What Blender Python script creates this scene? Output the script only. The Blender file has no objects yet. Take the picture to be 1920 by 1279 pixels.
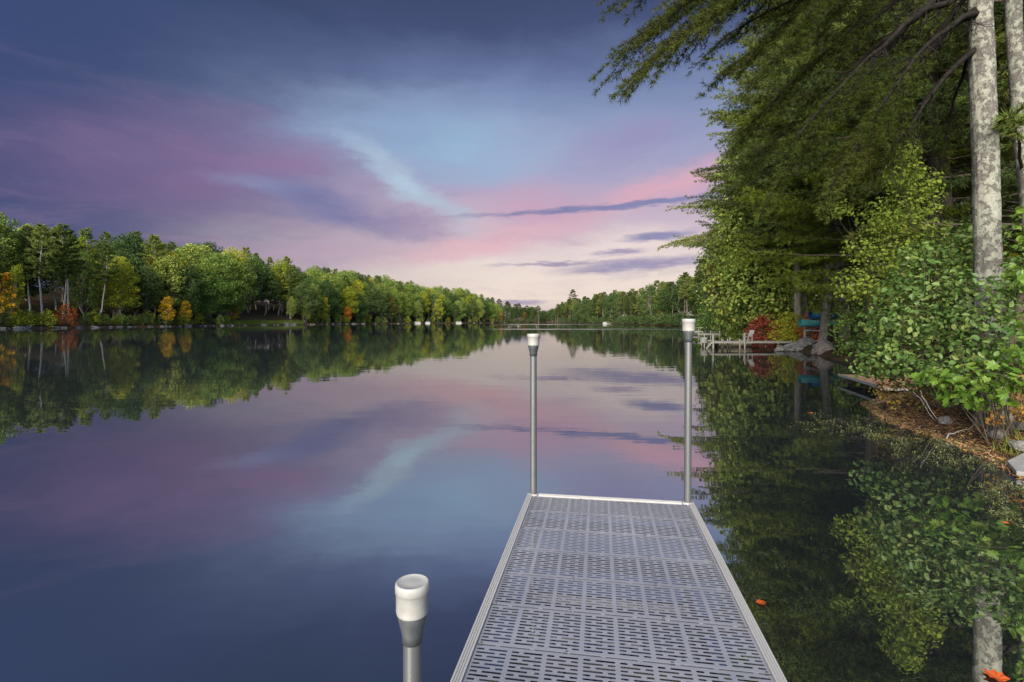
import bpy, math, random
import numpy as np
from mathutils import Vector, noise as mnoise

# ------------------------------------------------------------------ camera, sky, sun, exposure
SC = bpy.context.scene
COL = SC.collection
CAMZ, F, HX, HY = 1.77, 973.0, 960.0, 602.0          # eye height over the water, focal length in photo pixels, horizon
cam = bpy.data.cameras.new('camera'); cam_o = bpy.data.objects.new('camera', cam); COL.objects.link(cam_o)
cam.sensor_width = 36.0; cam.lens = F / 1920 * 36.0
cam.shift_y = -(639.5 - HY) / 1920.0
cam.clip_start = 0.05; cam.clip_end = 9000
cam_o.location = (0, 0, CAMZ); cam_o.rotation_euler = (math.radians(90), 0, 0)
SC.camera = cam_o
SC.view_settings.view_transform = 'Standard'; SC.view_settings.look = 'None'
SC.view_settings.exposure = 0.75; SC.view_settings.gamma = 1.0
SC.cycles.caustics_reflective = False; SC.cycles.caustics_refractive = False

SUN_EL, SUN_AZ = math.radians(26), math.radians(200)   # azimuth measured clockwise from +Y: behind the camera
sun = bpy.data.lights.new('sun', 'SUN'); sun_o = bpy.data.objects.new('sun', sun); COL.objects.link(sun_o)
sun.energy = 5.0; sun.angle = math.radians(50); sun.color = (1.0, 0.91, 0.76)
sd_ = Vector((math.sin(SUN_AZ) * math.cos(SUN_EL), math.cos(SUN_AZ) * math.cos(SUN_EL), math.sin(SUN_EL)))
sun_o.rotation_euler = sd_.to_track_quat('Z', 'Y').to_euler()
sun_o.location = (0, -20, 30)

def s2l(c):
    return tuple((v / 255 / 12.92 if v / 255 <= 0.04045 else ((v / 255 + 0.055) / 1.055) ** 2.4) for v in c) + (1.0,)

def build_world():
    w = bpy.data.worlds.new('World'); SC.world = w; w.use_nodes = True
    nt = w.node_tree; nt.nodes.clear(); N = nt.nodes.new; L = nt.links.new
    def math_(op, a, b=None, clamp=False):
        n = N('ShaderNodeMath'); n.operation = op; n.use_clamp = clamp
        for i, v in enumerate((a, b)):
            if v is None: continue
            if hasattr(v, 'type') and hasattr(v, 'node'): L(v, n.inputs[i])
            else: n.inputs[i].default_value = v
        return n.outputs[0]
    def mix(f, a, b):
        n = N('ShaderNodeMix'); n.data_type = 'RGBA'
        for s, v in ((n.inputs[0], f), (n.inputs[6], a), (n.inputs[7], b)):
            if hasattr(v, 'node'): L(v, s)
            else: s.default_value = v
        return n.outputs[2]
    def ramp(f, stops, interp='EASE'):
        n = N('ShaderNodeValToRGB'); cr = n.color_ramp; cr.interpolation = interp
        while len(cr.elements) < len(stops): cr.elements.new(0.5)
        for e, (p, c) in zip(cr.elements, stops): e.position = p; e.color = c
        L(f, n.inputs[0]); return n.outputs[0]
    def comb(a, b, c=0.0):
        n = N('ShaderNodeCombineXYZ')
        for i, v in enumerate((a, b, c)):
            if hasattr(v, 'node'): L(v, n.inputs[i])
            else: n.inputs[i].default_value = v
        return n.outputs[0]
    def noise(vec, scale, detail=4, rough=0.55):
        n = N('ShaderNodeTexNoise'); n.inputs['Scale'].default_value = scale
        n.inputs['Detail'].default_value = detail; n.inputs['Roughness'].default_value = rough
        L(vec, n.inputs['Vector']); return n
    def smooth(v, a, b):
        n = N('ShaderNodeMapRange'); n.interpolation_type = 'SMOOTHSTEP'
        L(v, n.inputs[0]); n.inputs[1].default_value = a; n.inputs[2].default_value = b
        return n.outputs[0]
    tc = N('ShaderNodeTexCoord').outputs['Generated']
    sx = N('ShaderNodeSeparateXYZ'); L(tc, sx.inputs[0])
    x, y, z = sx.outputs
    az = math_('ARCTAN2', x, y); el = math_('ARCSINE', z)
    # wind-drawn clouds: every mask below is bent by the same slow noise, so nothing keeps a clean outline
    wn = noise(comb(math_('MULTIPLY', az, 1.0), math_('MULTIPLY', el, 2.6)), 4.2, 9, 0.66)
    ws = N('ShaderNodeSeparateColor'); L(wn.outputs['Color'], ws.inputs[0])
    azw = math_('ADD', az, math_('MULTIPLY', math_('SUBTRACT', ws.outputs[0], 0.5), 0.22))
    elw = math_('ADD', el, math_('MULTIPLY', math_('SUBTRACT', ws.outputs[1], 0.5), 0.085))
    P = comb(azw, elw)
    ele = math_('DIVIDE', math_('MAXIMUM', elw, 0.0), math.pi / 2)
    k = 2 / math.pi
    glow = ramp(ele, [(0.0, s2l((196, 178, 172))), (.045*k, s2l((212, 195, 182))), (.105*k, s2l((208, 194, 187))), (.165*k, s2l((186, 168, 178))),
                      (.235*k, s2l((162, 148, 174))), (.30*k, s2l((140, 142, 174))), (.37*k, s2l((116, 132, 168))), (.44*k, s2l((88, 104, 144))),
                      (.51*k, s2l((56, 68, 106))), (.60*k, s2l((44, 57, 90))), (1.0, s2l((62, 72, 104)))], 'LINEAR')
    side = ramp(ele, [(0.0, s2l((112, 98, 130))), (.10*k, s2l((86, 82, 120))), (.20*k, s2l((78, 76, 116))), (.30*k, s2l((70, 73, 114))),
                      (.38*k, s2l((54, 66, 104))), (.48*k, s2l((42, 58, 94))), (.60*k, s2l((40, 54, 86))), (1.0, s2l((62, 72, 104)))], 'LINEAR')
    # how far the direction turns from the sunset
    gd = math_('ABSOLUTE', math_('SUBTRACT', azw, 0.16))
    col = mix(smooth(gd, 0.12, 0.95), glow, side)
    deep = smooth(gd, 0.56, 1.0)
    col = mix(math_('MULTIPLY', deep, 0.85), col, s2l((44, 62, 104)))
    # streaky high cloud everywhere
    st = noise(comb(math_('MULTIPLY', azw, 1.3), math_('MULTIPLY', elw, 9.0), 3.1), 3.0, 6, 0.6).outputs['Fac']
    low = smooth(el, 0.48, 0.1)
    col = mix(math_('MULTIPLY', math_('MULTIPLY', smooth(st, 0.5, 0.78), low), 0.25), col, s2l((158, 126, 152)))
    st2 = noise(comb(math_('MULTIPLY', azw, 1.6), math_('MULTIPLY', elw, 12.0), 8.7), 2.4, 6, 0.62).outputs['Fac']
    col = mix(math_('MULTIPLY', math_('MULTIPLY', smooth(st2, 0.52, 0.8), low), 0.35), col, s2l((92, 102, 142)))
    # single clouds of this evening: (px, py) in the photograph give their compass bearing and height
    def cloud(px, py, wx, wy, rot, colour, amt, edge=0.0, raw=False):
        nonlocal col
        a = math.atan((px - HX) / F); e = math.atan((HY - py) / F * math.cos(a))
        m = N('ShaderNodeMapping'); m.vector_type = 'TEXTURE'; L(P if not raw else PF, m.inputs[0])
        m.inputs['Location'].default_value = (a, e, 0); m.inputs['Rotation'].default_value = (0, 0, math.radians(rot))
        m.inputs['Scale'].default_value = (wx / F, wy / F, 1)
        ln = N('ShaderNodeVectorMath'); ln.operation = 'LENGTH'; L(m.outputs[0], ln.inputs[0])
        f = smooth(ln.outputs['Value'], 1.0, edge)
        f = math_('MULTIPLY', f, amt)
        f = math_('MULTIPLY', f, math_('ADD', 0.25, math_('MULTIPLY', st if not raw else st3, 1.4)), True)
        col = mix(f, col, s2l(colour))
    fine = noise(comb(math_('MULTIPLY', az, 3.0), math_('MULTIPLY', el, 16.0), 5.0), 6.0, 5, 0.6)
    fs = N('ShaderNodeSeparateColor'); L(fine.outputs['Color'], fs.inputs[0])
    st3 = fs.outputs[2]
    PF = comb(math_('ADD', az, math_('MULTIPLY', math_('SUBTRACT', fs.outputs[0], 0.5), 0.08)),
              math_('ADD', el, math_('MULTIPLY', math_('SUBTRACT', fs.outputs[1], 0.5), 0.022)))
    cloud(360, 285, 380, 110, 8, (116, 92, 132), 0.65)
    cloud(520, 305, 260, 50, 18, (130, 102, 140), 0.6)
    cloud(270, 345, 220, 80, 0, (98, 82, 122), 0.5)
    cloud(840, 270, 330, 105, -8, (130, 158, 188), 1.0)
    cloud(740, 245, 270, 55, 4, (116, 142, 176), 0.75)
    cloud(900, 195, 420, 40, 3, (108, 128, 164), 0.6)
    cloud(770, 345, 190, 40, -36, (152, 174, 192), 0.9)
    cloud(500, 345, 120, 24, -6, (128, 138, 170), 0.75)
    cloud(620, 385, 240, 55, -14, (96, 100, 144), 0.95)
    cloud(760, 420, 130, 45, -10, (128, 112, 150), 0.6)
    cloud(1010, 390, 170, 85, -5, (178, 140, 164), 0.8)
    cloud(1190, 260, 200, 60, 14, (132, 124, 166), 0.7)
    cloud(1250, 345, 240, 42, 14, (196, 148, 164), 0.9)
    cloud(900, 460, 290, 40, 10, (202, 152, 164), 0.8)
    cloud(640, 480, 260, 40, 4, (160, 130, 158), 0.6)
    cloud(1180, 450, 170, 40, 4, (212, 196, 190), 0.8)
    cloud(1120, 390, 370, 9, 3, (112, 112, 152), 1.0, 0.2, True)
    cloud(1210, 382, 230, 8, 3, (114, 116, 156), 0.9, 0.2, True)
    cloud(1235, 442, 95, 12, 3, (124, 122, 158), 1.0, 0.2, True)
    cloud(1160, 473, 70, 9, 5, (142, 130, 160), 0.9, 0.2, True)
    cloud(1050, 494, 170, 6, 1, (142, 132, 158), 0.9, 0.2, True)
    cloud(1190, 498, 200, 17, 3, (140, 132, 160), 1.0, 0.2, True)
    cloud(975, 566, 70, 7, 0, (150, 138, 162), 0.9, 0.2, True)
    # clear-air sky for the unseen rear and zenith, lifting the ambient light
    sky = N('ShaderNodeTexSky'); sky.sky_type = 'NISHITA'; sky.sun_disc = False
    sky.sun_elevation = SUN_EL; sky.sun_rotation = SUN_AZ
    sc = N('ShaderNodeVectorMath'); sc.operation = 'SCALE'; L(sky.outputs[0], sc.inputs[0]); sc.inputs['Scale'].default_value = 0.15
    hsv = N('ShaderNodeHueSaturation'); hsv.inputs['Saturation'].default_value = 0.92; L(col, hsv.inputs['Color'])
    dim = N('ShaderNodeVectorMath'); dim.operation = 'SCALE'; L(hsv.outputs[0], dim.inputs[0]); dim.inputs['Scale'].default_value = 0.79
    clear = math_('MAXIMUM', smooth(math_('ABSOLUTE', az), 1.05, 1.9), smooth(el, 0.72, 1.15))   # clouds stay over the lake; brighter sky added out of view as fill
    col = mix(clear, dim.outputs[0], sc.outputs[0])
    bg = N('ShaderNodeBackground'); L(col, bg.inputs[0]); bg.inputs[1].default_value = 1.0
    out = N('ShaderNodeOutputWorld'); L(bg.outputs[0], out.inputs[0])
build_world()

# ------------------------------------------------------------------ mesh helpers
rng = np.random.default_rng(7)
def norm(v):
    v = np.asarray(v, float); n = np.linalg.norm(v, axis=-1, keepdims=True); n[n == 0] = 1; return v / n

class MB:
    """collects vertices and polygons and makes ONE mesh of them"""
    def __init__(s): s.V = []; s.F = []; s.n = 0
    def add(s, V, Fc, mat=0, smooth=False):
        V = np.asarray(V, np.float32).reshape(-1, 3)
        if isinstance(Fc, np.ndarray): s.F.append((Fc.astype(np.int64) + s.n, mat, smooth))
        else:
            by = {}
            for f in Fc: by.setdefault(len(f), []).append(f)
            for k, fl in by.items(): s.F.append((np.array(fl, np.int64) + s.n, mat, smooth))
        s.V.append(V); s.n += len(V)
    def mesh(s, name, mats):
        me = bpy.data.meshes.new(name)
        V = np.concatenate(s.V) if s.V else np.zeros((0, 3), np.float32)
        me.vertices.add(len(V)); me.vertices.foreach_set('co', V.ravel())
        loops = np.concatenate([f.ravel() for f, _, _ in s.F])
        tot = np.concatenate([np.full(len(f), f.shape[1]) for f, _, _ in s.F])
        mi = np.concatenate([np.full(len(f), m) for f, m, _ in s.F])
        sm = np.concatenate([np.full(len(f), x) for f, _, x in s.F])
        start = np.concatenate([[0], np.cumsum(tot)[:-1]])
        me.loops.add(len(loops)); me.loops.foreach_set('vertex_index', loops.astype(np.int32))
        me.polygons.add(len(tot)); me.polygons.foreach_set('loop_start', start.astype(np.int32))
        me.polygons.foreach_set('material_index', mi.astype(np.int32))
        me.polygons.foreach_set('use_smooth', sm.astype(bool))
        for m in mats: me.materials.append(m)
        me.update(calc_edges=True)
        return me
    def obj(s, name, mats, parent=None, loc=None):
        if not isinstance(mats, (list, tuple)): mats = [mats]
        return link(name, s.mesh(name, mats), parent, loc)
    # shapes
    def box(s, c, d, mat=0, rz=0.0):
        x, y, z = (v / 2 for v in d); c = np.array(c, float)
        V = np.array([(-x, -y, -z), (x, -y, -z), (x, y, -z), (-x, y, -z), (-x, -y, z), (x, -y, z), (x, y, z), (-x, y, z)])
        if rz: V = V @ np.array([(math.cos(rz), math.sin(rz), 0), (-math.sin(rz), math.cos(rz), 0), (0, 0, 1)])
        s.add(V + c, [(0, 3, 2, 1), (4, 5, 6, 7), (0, 1, 5, 4), (1, 2, 6, 5), (2, 3, 7, 6), (3, 0, 4, 7)], mat); return s
    def tube(s, pts, rad, n=6, mat=0, caps=True, smooth=True):
        pts = np.asarray(pts, float); m = len(pts); rad = np.broadcast_to(rad, m)
        T = norm(np.gradient(pts, axis=0))
        ref = np.array([0, 0, 1.0]) if abs(T[0][2]) < 0.9 else np.array([1.0, 0, 0])
        A = norm(np.cross(T, ref)); B = np.cross(T, A)
        an = np.arange(n) * 2 * math.pi / n
        V = pts[:, None] + rad[:, None, None] * (np.cos(an)[None, :, None] * A[:, None] + np.sin(an)[None, :, None] * B[:, None])
        i = np.arange(m - 1)[:, None] * n; j = np.arange(n)[None]; j2 = (j + 1) % n
        Fq = np.stack([i + j, i + n + j, i + n + j2, i + j2], -1).reshape(-1, 4)
        s.add(V.reshape(-1, 3), Fq, mat, smooth)
        if caps:
            s.add(V[0], [tuple(range(n))], mat); s.add(V[-1], [tuple(reversed(range(n)))], mat)
        return s
    def lathe(s, prof, n=24, mat=0, c=(0, 0, 0), smooth=True, flute=0.0):
        prof = np.array([tuple(p) + (0.0,) * (3 - len(p)) for p in prof], float); m = len(prof); an = np.arange(n) * 2 * math.pi / n
        fl = prof[:, 2]
        r = prof[:, 0][:, None] - fl[:, None] * (np.arange(n) % 2)[None]
        V = np.stack([r * np.cos(an), r * np.sin(an), np.repeat(prof[:, 1][:, None], n, 1)], -1) + np.array(c)
        i = np.arange(m - 1)[:, None] * n; j = np.arange(n)[None]; j2 = (j + 1) % n
        s.add(V.reshape(-1, 3), np.stack([i + j, i + j2, i + n + j2, i + n + j], -1).reshape(-1, 4), mat, smooth); return s
    def inst(s, tv, tf, C, X, Y, Z, scale, mat=0, smooth=False):
        """copies of a small template at C with frames X, Y, Z"""
        n = len(C); k = len(tv); sc = np.broadcast_to(np.asarray(scale, float), (n,))[:, None, None]
        V = C[:, None] + sc * (tv[None, :, 0:1] * X[:, None] + tv[None, :, 1:2] * Y[:, None] + tv[None, :, 2:3] * Z[:, None])
        Fq = (np.asarray(tf)[None] + (np.arange(n) * k)[:, None, None]).reshape(-1, np.asarray(tf).shape[1])
        s.add(V.reshape(-1, 3), Fq, mat, smooth); return s

def link(name, me, parent=None, loc=None):
    o = bpy.data.objects.new(name, me); COL.objects.link(o)
    if parent: o.parent = parent
    if loc is not None: o.location = loc
    return o
def tag(o, label=None, cat=None, group=None, kind=None):
    for k, v in (('label', label), ('category', cat), ('group', group), ('kind', kind)):
        if v: o[k] = v
    return o
def thing(name, label, cat, loc=(0, 0, 0), rz=0.0, group=None):
    o = link(name, None, None, loc); o.rotation_euler = (0, 0, rz); o.empty_display_size = 0.3
    return tag(o, label, cat, group)
def copy_tree(src, loc, rz=0.0, sc=1.0, label=None, group=None, mats=None, cat=None, name=None):
    r = src.copy(); COL.objects.link(r); r.location = loc; r.rotation_euler = (0, 0, rz)
    r.scale = (sc, sc, sc) if np.isscalar(sc) else sc
    if name: r.name = name
    tag(r, label, cat, group)
    for ch in src.children:
        c = ch.copy(); COL.objects.link(c); c.parent = r
        if mats and ch.name.split('.')[0] in mats:
            c.material_slots[0].link = 'OBJECT'; c.material_slots[0].material = mats[ch.name.split('.')[0]]
        for g in ch.children:
            d = g.copy(); COL.objects.link(d); d.parent = c
    return r
def frames(Nrm, r):
    """random frames round given normals"""
    n = len(Nrm); Z = norm(Nrm); R = r.normal(size=(n, 3)); X = norm(np.cross(Z, R)); Y = np.cross(Z, X); return X, Y, Z
def world(px, py, d): return np.array([(px - HX) / F * d, d, CAMZ + (HY - py) / F * d])

# ------------------------------------------------------------------ materials
MATS = {}
def newmat(name):
    m = bpy.data.materials.new(name); m.use_nodes = True; m.node_tree.nodes.clear(); MATS[name] = m
    nt = m.node_tree; N = nt.nodes.new; L = nt.links.new
    out = N('ShaderNodeOutputMaterial')
    return m, nt, N, L, out
def lin(c): return tuple(c) + (1.0,) if len(c) == 3 else c
def nramp(N, L, fac, stops):
    n = N('ShaderNodeValToRGB'); cr = n.color_ramp
    while len(cr.elements) < len(stops): cr.elements.new(0.5)
    for e, (p, c) in zip(cr.elements, stops): e.position = p; e.color = lin(c)
    L(fac, n.inputs[0]); return n.outputs[0]
def nnoise(N, L, scale, detail=4, rough=0.6, vec=None, coord='Object', mapscale=None):
    n = N('ShaderNodeTexNoise'); n.inputs['Scale'].default_value = scale; n.inputs['Detail'].default_value = detail
    n.inputs['Roughness'].default_value = rough
    if vec is None: vec = N('ShaderNodeTexCoord').outputs[coord]
    if mapscale:
        mp = N('ShaderNodeMapping'); mp.inputs['Scale'].default_value = mapscale; L(vec, mp.inputs[0]); vec = mp.outputs[0]
    L(vec, n.inputs['Vector']); return n.outputs['Fac']

def leafmat(name, cols, trans=0.3, gloss=0.0, clump=0.35, cscale=0.5, hue=0.03):
    """leaf colours picked leaf by leaf, drifting from clump to clump and tree to tree"""
    m, nt, N, L, out = newmat(name)
    geo = N('ShaderNodeNewGeometry'); oi = N('ShaderNodeObjectInfo')
    nz = nnoise(N, L, cscale, 2, 0.5)
    a = N('ShaderNodeMath'); a.operation = 'MULTIPLY_ADD'; L(geo.outputs['Random Per Island'], a.inputs[0]); a.inputs[1].default_value = 1 - clump; 
    b = N('ShaderNodeMath'); b.operation = 'MULTIPLY'; L(nz, b.inputs[0]); b.inputs[1].default_value = clump; L(b.outputs[0], a.inputs[2])
    n = len(cols); c = nramp(N, L, a.outputs[0], [(0.08 + 0.84 * i / max(1, n - 1), x) for i, x in enumerate(cols)])
    hs = N('ShaderNodeHueSaturation'); L(c, hs.inputs['Color'])
    h = N('ShaderNodeMapRange'); L(oi.outputs['Random'], h.inputs[0]); h.inputs[3].default_value = 0.5 - hue; h.inputs[4].default_value = 0.5 + hue; L(h.outputs[0], hs.inputs['Hue'])
    v = N('ShaderNodeMapRange'); L(oi.outputs['Random'], v.inputs[0]); v.inputs[3].default_value = 1.2; v.inputs[4].default_value = 0.78; L(v.outputs[0], hs.inputs['Value'])
    d = N('ShaderNodeBsdfDiffuse'); L(hs.outputs[0], d.inputs[0])
    t = N('ShaderNodeBsdfTranslucent'); L(hs.outputs[0], t.inputs[0])
    mx = N('ShaderNodeMixShader'); mx.inputs[0].default_value = trans; L(d.outputs[0], mx.inputs[1]); L(t.outputs[0], mx.inputs[2])
    s = mx.outputs[0]
    if gloss:
        g = N('ShaderNodeBsdfGlossy'); g.inputs['Roughness'].default_value = 0.38; g.inputs[0].default_value = (1, 1, 1, 1)
        m2 = N('ShaderNodeMixShader'); m2.inputs[0].default_value = gloss; L(s, m2.inputs[1]); L(g.outputs[0], m2.inputs[2]); s = m2.outputs[0]
    L(s, out.inputs[0]); return m
def surfmat(name, c1, c2, scale=4.0, rough=0.7, bump=0.0, metallic=0.0, mapscale=None, coord='Object', c3=None, spec=0.4, detail=5):
    m, nt, N, L, out = newmat(name)
    p = N('ShaderNodeBsdfPrincipled'); nz = nnoise(N, L, scale, detail, 0.62, None, coord, mapscale)
    stops = [(0.32, c1), (0.68, c2)] if c3 is None else [(0.3, c1), (0.52, c2), (0.72, c3)]
    L(nramp(N, L, nz, stops), p.inputs['Base Color'])
    p.inputs['Roughness'].default_value = rough; p.inputs['Metallic'].default_value = metallic
    p.inputs['Specular IOR Level'].default_value = spec
    if bump:
        b = N('ShaderNodeBump'); b.inputs['Strength'].default_value = 0.6; b.inputs['Distance'].default_value = bump
        L(nz, b.inputs['Height']); L(b.outputs[0], p.inputs['Normal'])
    L(p.outputs[0], out.inputs[0]); return m
def lichenmat():
    m, nt, N, L, out = newmat('lichen_bark')
    p = N('ShaderNodeBsdfPrincipled'); tc = N('ShaderNodeTexCoord').outputs['Object']
    n1 = nnoise(N, L, 11.0, 8, 0.72, tc, mapscale=(1, 1, 0.8)); n2 = nnoise(N, L, 34.0, 5, 0.7, tc); n3 = nnoise(N, L, 1.1, 3, 0.5, tc)
    bark = nramp(N, L, n2, [(0.3, (0.05, 0.047, 0.043)), (0.7, (0.17, 0.16, 0.15))])
    lich = nramp(N, L, n2, [(0.3, (0.15, 0.153, 0.13)), (0.7, (0.29, 0.295, 0.255))])
    a = N('ShaderNodeMath'); a.operation = 'ADD'; L(n1, a.inputs[0])
    b = N('ShaderNodeMath'); b.operation = 'MULTIPLY'; L(n3, b.inputs[0]); b.inputs[1].default_value = 0.45; L(b.outputs[0], a.inputs[1])
    mr = N('ShaderNodeMapRange'); mr.interpolation_type = 'SMOOTHSTEP'; L(a.outputs[0], mr.inputs[0]); mr.inputs[1].default_value = 0.69; mr.inputs[2].default_value = 0.76
    mx = N('ShaderNodeMix'); mx.data_type = 'RGBA'; L(mr.outputs[0], mx.inputs[0]); L(bark, mx.inputs[6]); L(lich, mx.inputs[7])
    L(mx.outputs[2], p.inputs['Base Color']); p.inputs['Roughness'].default_value = 0.95; p.inputs['Specular IOR Level'].default_value = 0.1
    h = N('ShaderNodeMath'); h.operation = 'ADD'; L(mr.outputs[0], h.inputs[0]); L(n2, h.inputs[1])
    bp = N('ShaderNodeBump'); bp.inputs['Strength'].default_value = 0.7; bp.inputs['Distance'].default_value = 0.012; L(h.outputs[0], bp.inputs['Height']); L(bp.outputs[0], p.inputs['Normal'])
    L(p.outputs[0], out.inputs[0]); return m
def watermat():
    m, nt, N, L, out = newmat('lake_water')
    pos = N('ShaderNodeNewGeometry').outputs['Position']
    r1 = nnoise(N, L, 1.0, 3, 0.5, pos, mapscale=(0.35, 1.3, 1)); r2 = nnoise(N, L, 1.0, 2, 0.5, pos, mapscale=(4.5, 7.0, 1))
    patch = nnoise(N, L, 1.0, 3, 0.55, pos, mapscale=(0.03, 0.05, 1))
    # faint wind lanes far out
    sp = N('ShaderNodeSeparateXYZ'); L(pos, sp.inputs[0])
    wob = nnoise(N, L, 1.0, 4, 0.6, pos, mapscale=(0.03, 0.004, 1))
    yy = N('ShaderNodeMath'); yy.operation = 'MULTIPLY_ADD'; L(wob, yy.inputs[0]); yy.inputs[1].default_value = 26.0; L(sp.outputs[1], yy.inputs[2])
    def lane(a, b, c, d):
        u = N('ShaderNodeMapRange'); u.interpolation_type = 'SMOOTHSTEP'; L(yy.outputs[0], u.inputs[0]); u.inputs[1].default_value = a; u.inputs[2].default_value = b
        v = N('ShaderNodeMapRange'); v.interpolation_type = 'SMOOTHSTEP'; L(yy.outputs[0], v.inputs[0]); v.inputs[1].default_value = d; v.inputs[2].default_value = c
        w = N('ShaderNodeMath'); w.operation = 'MULTIPLY'; L(u.outputs[0], w.inputs[0]); L(v.outputs[0], w.inputs[1]); return w.outputs[0]
    l1 = lane(118, 121, 128, 131); l2 = lane(262, 268, 300, 310)
    ln = N('ShaderNodeMath'); ln.operation = 'MAXIMUM'; L(l1, ln.inputs[0]); L(l2, ln.inputs[1])
    xm = N('ShaderNodeMapRange'); xm.interpolation_type = 'SMOOTHSTEP'; L(sp.outputs[0], xm.inputs[0]); xm.inputs[1].default_value = -12; xm.inputs[2].default_value = 2
    lx = N('ShaderNodeMath'); lx.operation = 'MULTIPLY'; L(ln.outputs[0], lx.inputs[0]); L(xm.outputs[0], lx.inputs[1])
    ro = N('ShaderNodeMath'); ro.operation = 'MULTIPLY_ADD'; L(lx.outputs[0], ro.inputs[0]); ro.inputs[1].default_value = 0.16; ro.inputs[2].default_value = 0.012
    h = N('ShaderNodeMath'); h.operation = 'MULTIPLY_ADD'; L(r2, h.inputs[0]); h.inputs[1].default_value = 0.05; L(r1, h.inputs[2])
    am = N('ShaderNodeMapRange'); L(patch, am.inputs[0]); am.inputs[1].default_value = 0.35; am.inputs[2].default_value = 0.7; am.inputs[3].default_value = 0.35; am.inputs[4].default_value = 1.0
    hm = N('ShaderNodeMath'); hm.operation = 'MULTIPLY'; L(h.outputs[0], hm.inputs[0]); L(am.outputs[0], hm.inputs[1])
    bp = N('ShaderNodeBump'); bp.inputs['Strength'].default_value = 1.0; bp.inputs['Distance'].default_value = 0.0045; L(hm.outputs[0], bp.inputs['Height'])
    d = N('ShaderNodeBsdfDiffuse'); d.inputs[0].default_value = (0.013, 0.017, 0.019, 1)
    g = N('ShaderNodeBsdfGlossy'); g.inputs[0].default_value = (1.0, 1.0, 1.0, 1); L(ro.outputs[0], g.inputs['Roughness']); L(bp.outputs[0], g.inputs['Normal'])
    fr = N('ShaderNodeFresnel'); fr.inputs[0].default_value = 9.0
    mx = N('ShaderNodeMixShader'); L(fr.outputs[0], mx.inputs[0]); L(d.outputs[0], mx.inputs[1]); L(g.outputs[0], mx.inputs[2])
    L(mx.outputs[0], out.inputs[0]); return m
def groundmat():
    m, nt, N, L, out = newmat('forest_floor')
    p = N('ShaderNodeBsdfPrincipled'); pos = N('ShaderNodeNewGeometry').outputs['Position']
    n1 = nnoise(N, L, 0.35, 5, 0.6, pos); n2 = nnoise(N, L, 9.0, 6, 0.7, pos)
    a = nramp(N, L, n2, [(0.3, (0.022, 0.015, 0.010)), (0.5, (0.06, 0.036, 0.022)), (0.72, (0.12, 0.072, 0.043))])
    b = nramp(N, L, n2, [(0.3, (0.015, 0.022, 0.008)), (0.7, (0.055, 0.07, 0.022))])
    mr = N('ShaderNodeMapRange'); mr.interpolation_type = 'SMOOTHSTEP'; L(n1, mr.inputs[0]); mr.inputs[1].default_value = 0.48; mr.inputs[2].default_value = 0.62
    mx = N('ShaderNodeMix'); mx.data_type = 'RGBA'; L(mr.outputs[0], mx.inputs[0]); L(a, mx.inputs[6]); L(b, mx.inputs[7])
    L(mx.outputs[2], p.inputs['Base Color']); p.inputs['Roughness'].default_value = 0.95; p.inputs['Specular IOR Level'].default_value = 0.1
    bp = N('ShaderNodeBump'); bp.inputs['Distance'].default_value = 0.03; L(n2, bp.inputs['Height']); L(bp.outputs[0], p.inputs['Normal'])
    L(p.outputs[0], out.inputs[0]); return m

M_WATER = watermat(); M_GROUND = groundmat(); M_LICHEN = lichenmat()
M_BARK = surfmat('grey_bark', (0.10, 0.085, 0.07), (0.26, 0.23, 0.20), 5, 0.95, 0.02, mapscale=(3, 3, 0.5), spec=0.1)
M_BARKP = surfmat('pale_bark', (0.240, 0.224, 0.200), (0.440, 0.416, 0.376), 3, 0.95, 0.0, mapscale=(1.600, 1.600, 0.320), spec=0.1)
M_BARKD = surfmat('dark_bark', (0.035, 0.028, 0.022), (0.11, 0.09, 0.075), 8, 0.95, 0.01, mapscale=(3, 3, 0.7), spec=0.1)
G_BROAD = leafmat('leaf_green', [(0.078, 0.140, 0.034), (0.138, 0.225, 0.051), (0.225, 0.305, 0.066), (0.360, 0.371, 0.087)], hue=0.025)
G_BROAD2 = leafmat('leaf_deep_green', [(0.041, 0.075, 0.030), (0.073, 0.123, 0.043), (0.117, 0.168, 0.048)], hue=0.02)
G_BROADY = leafmat('leaf_yellow_green', [(0.138, 0.202, 0.024), (0.275, 0.325, 0.035), (0.477, 0.421, 0.043)], hue=0.02)
G_GOLD = leafmat('leaf_gold', [(0.308, 0.205, 0.020), (0.717, 0.427, 0.034), (0.940, 0.513, 0.034)], hue=0.015)
G_ORANGE = leafmat('leaf_orange', [(0.372, 0.129, 0.017), (0.686, 0.243, 0.029), (0.715, 0.358, 0.043)], hue=0.01)
G_RUST = leafmat('leaf_rust', [(0.181, 0.066, 0.022), (0.363, 0.108, 0.036), (0.495, 0.165, 0.058)], hue=0.008)
G_RED = leafmat('leaf_red', [(0.161, 0.034, 0.022), (0.289, 0.062, 0.046), (0.361, 0.114, 0.080)], hue=0.008)
G_PINE = leafmat('needles_green', [(0.080, 0.118, 0.033), (0.147, 0.197, 0.050), (0.259, 0.276, 0.069)], trans=0.22, hue=0.02)
G_PINED = leafmat('needles_dark', [(0.042, 0.064, 0.024), (0.073, 0.104, 0.035), (0.126, 0.147, 0.046)], trans=0.2, hue=0.02)
G_PINEY = leafmat('needles_yellow', [(0.094, 0.132, 0.022), (0.179, 0.223, 0.035), (0.287, 0.288, 0.053)], trans=0.25, hue=0.015)
G_NEAR = leafmat('needles_near_shaded', [(0.021, 0.035, 0.009), (0.039, 0.060, 0.013), (0.068, 0.085, 0.020), (0.101, 0.085, 0.024)], trans=0.25, hue=0.01, cscale=0.8)  # near needles coloured darker, the shade of the boughs is in the colour
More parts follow.
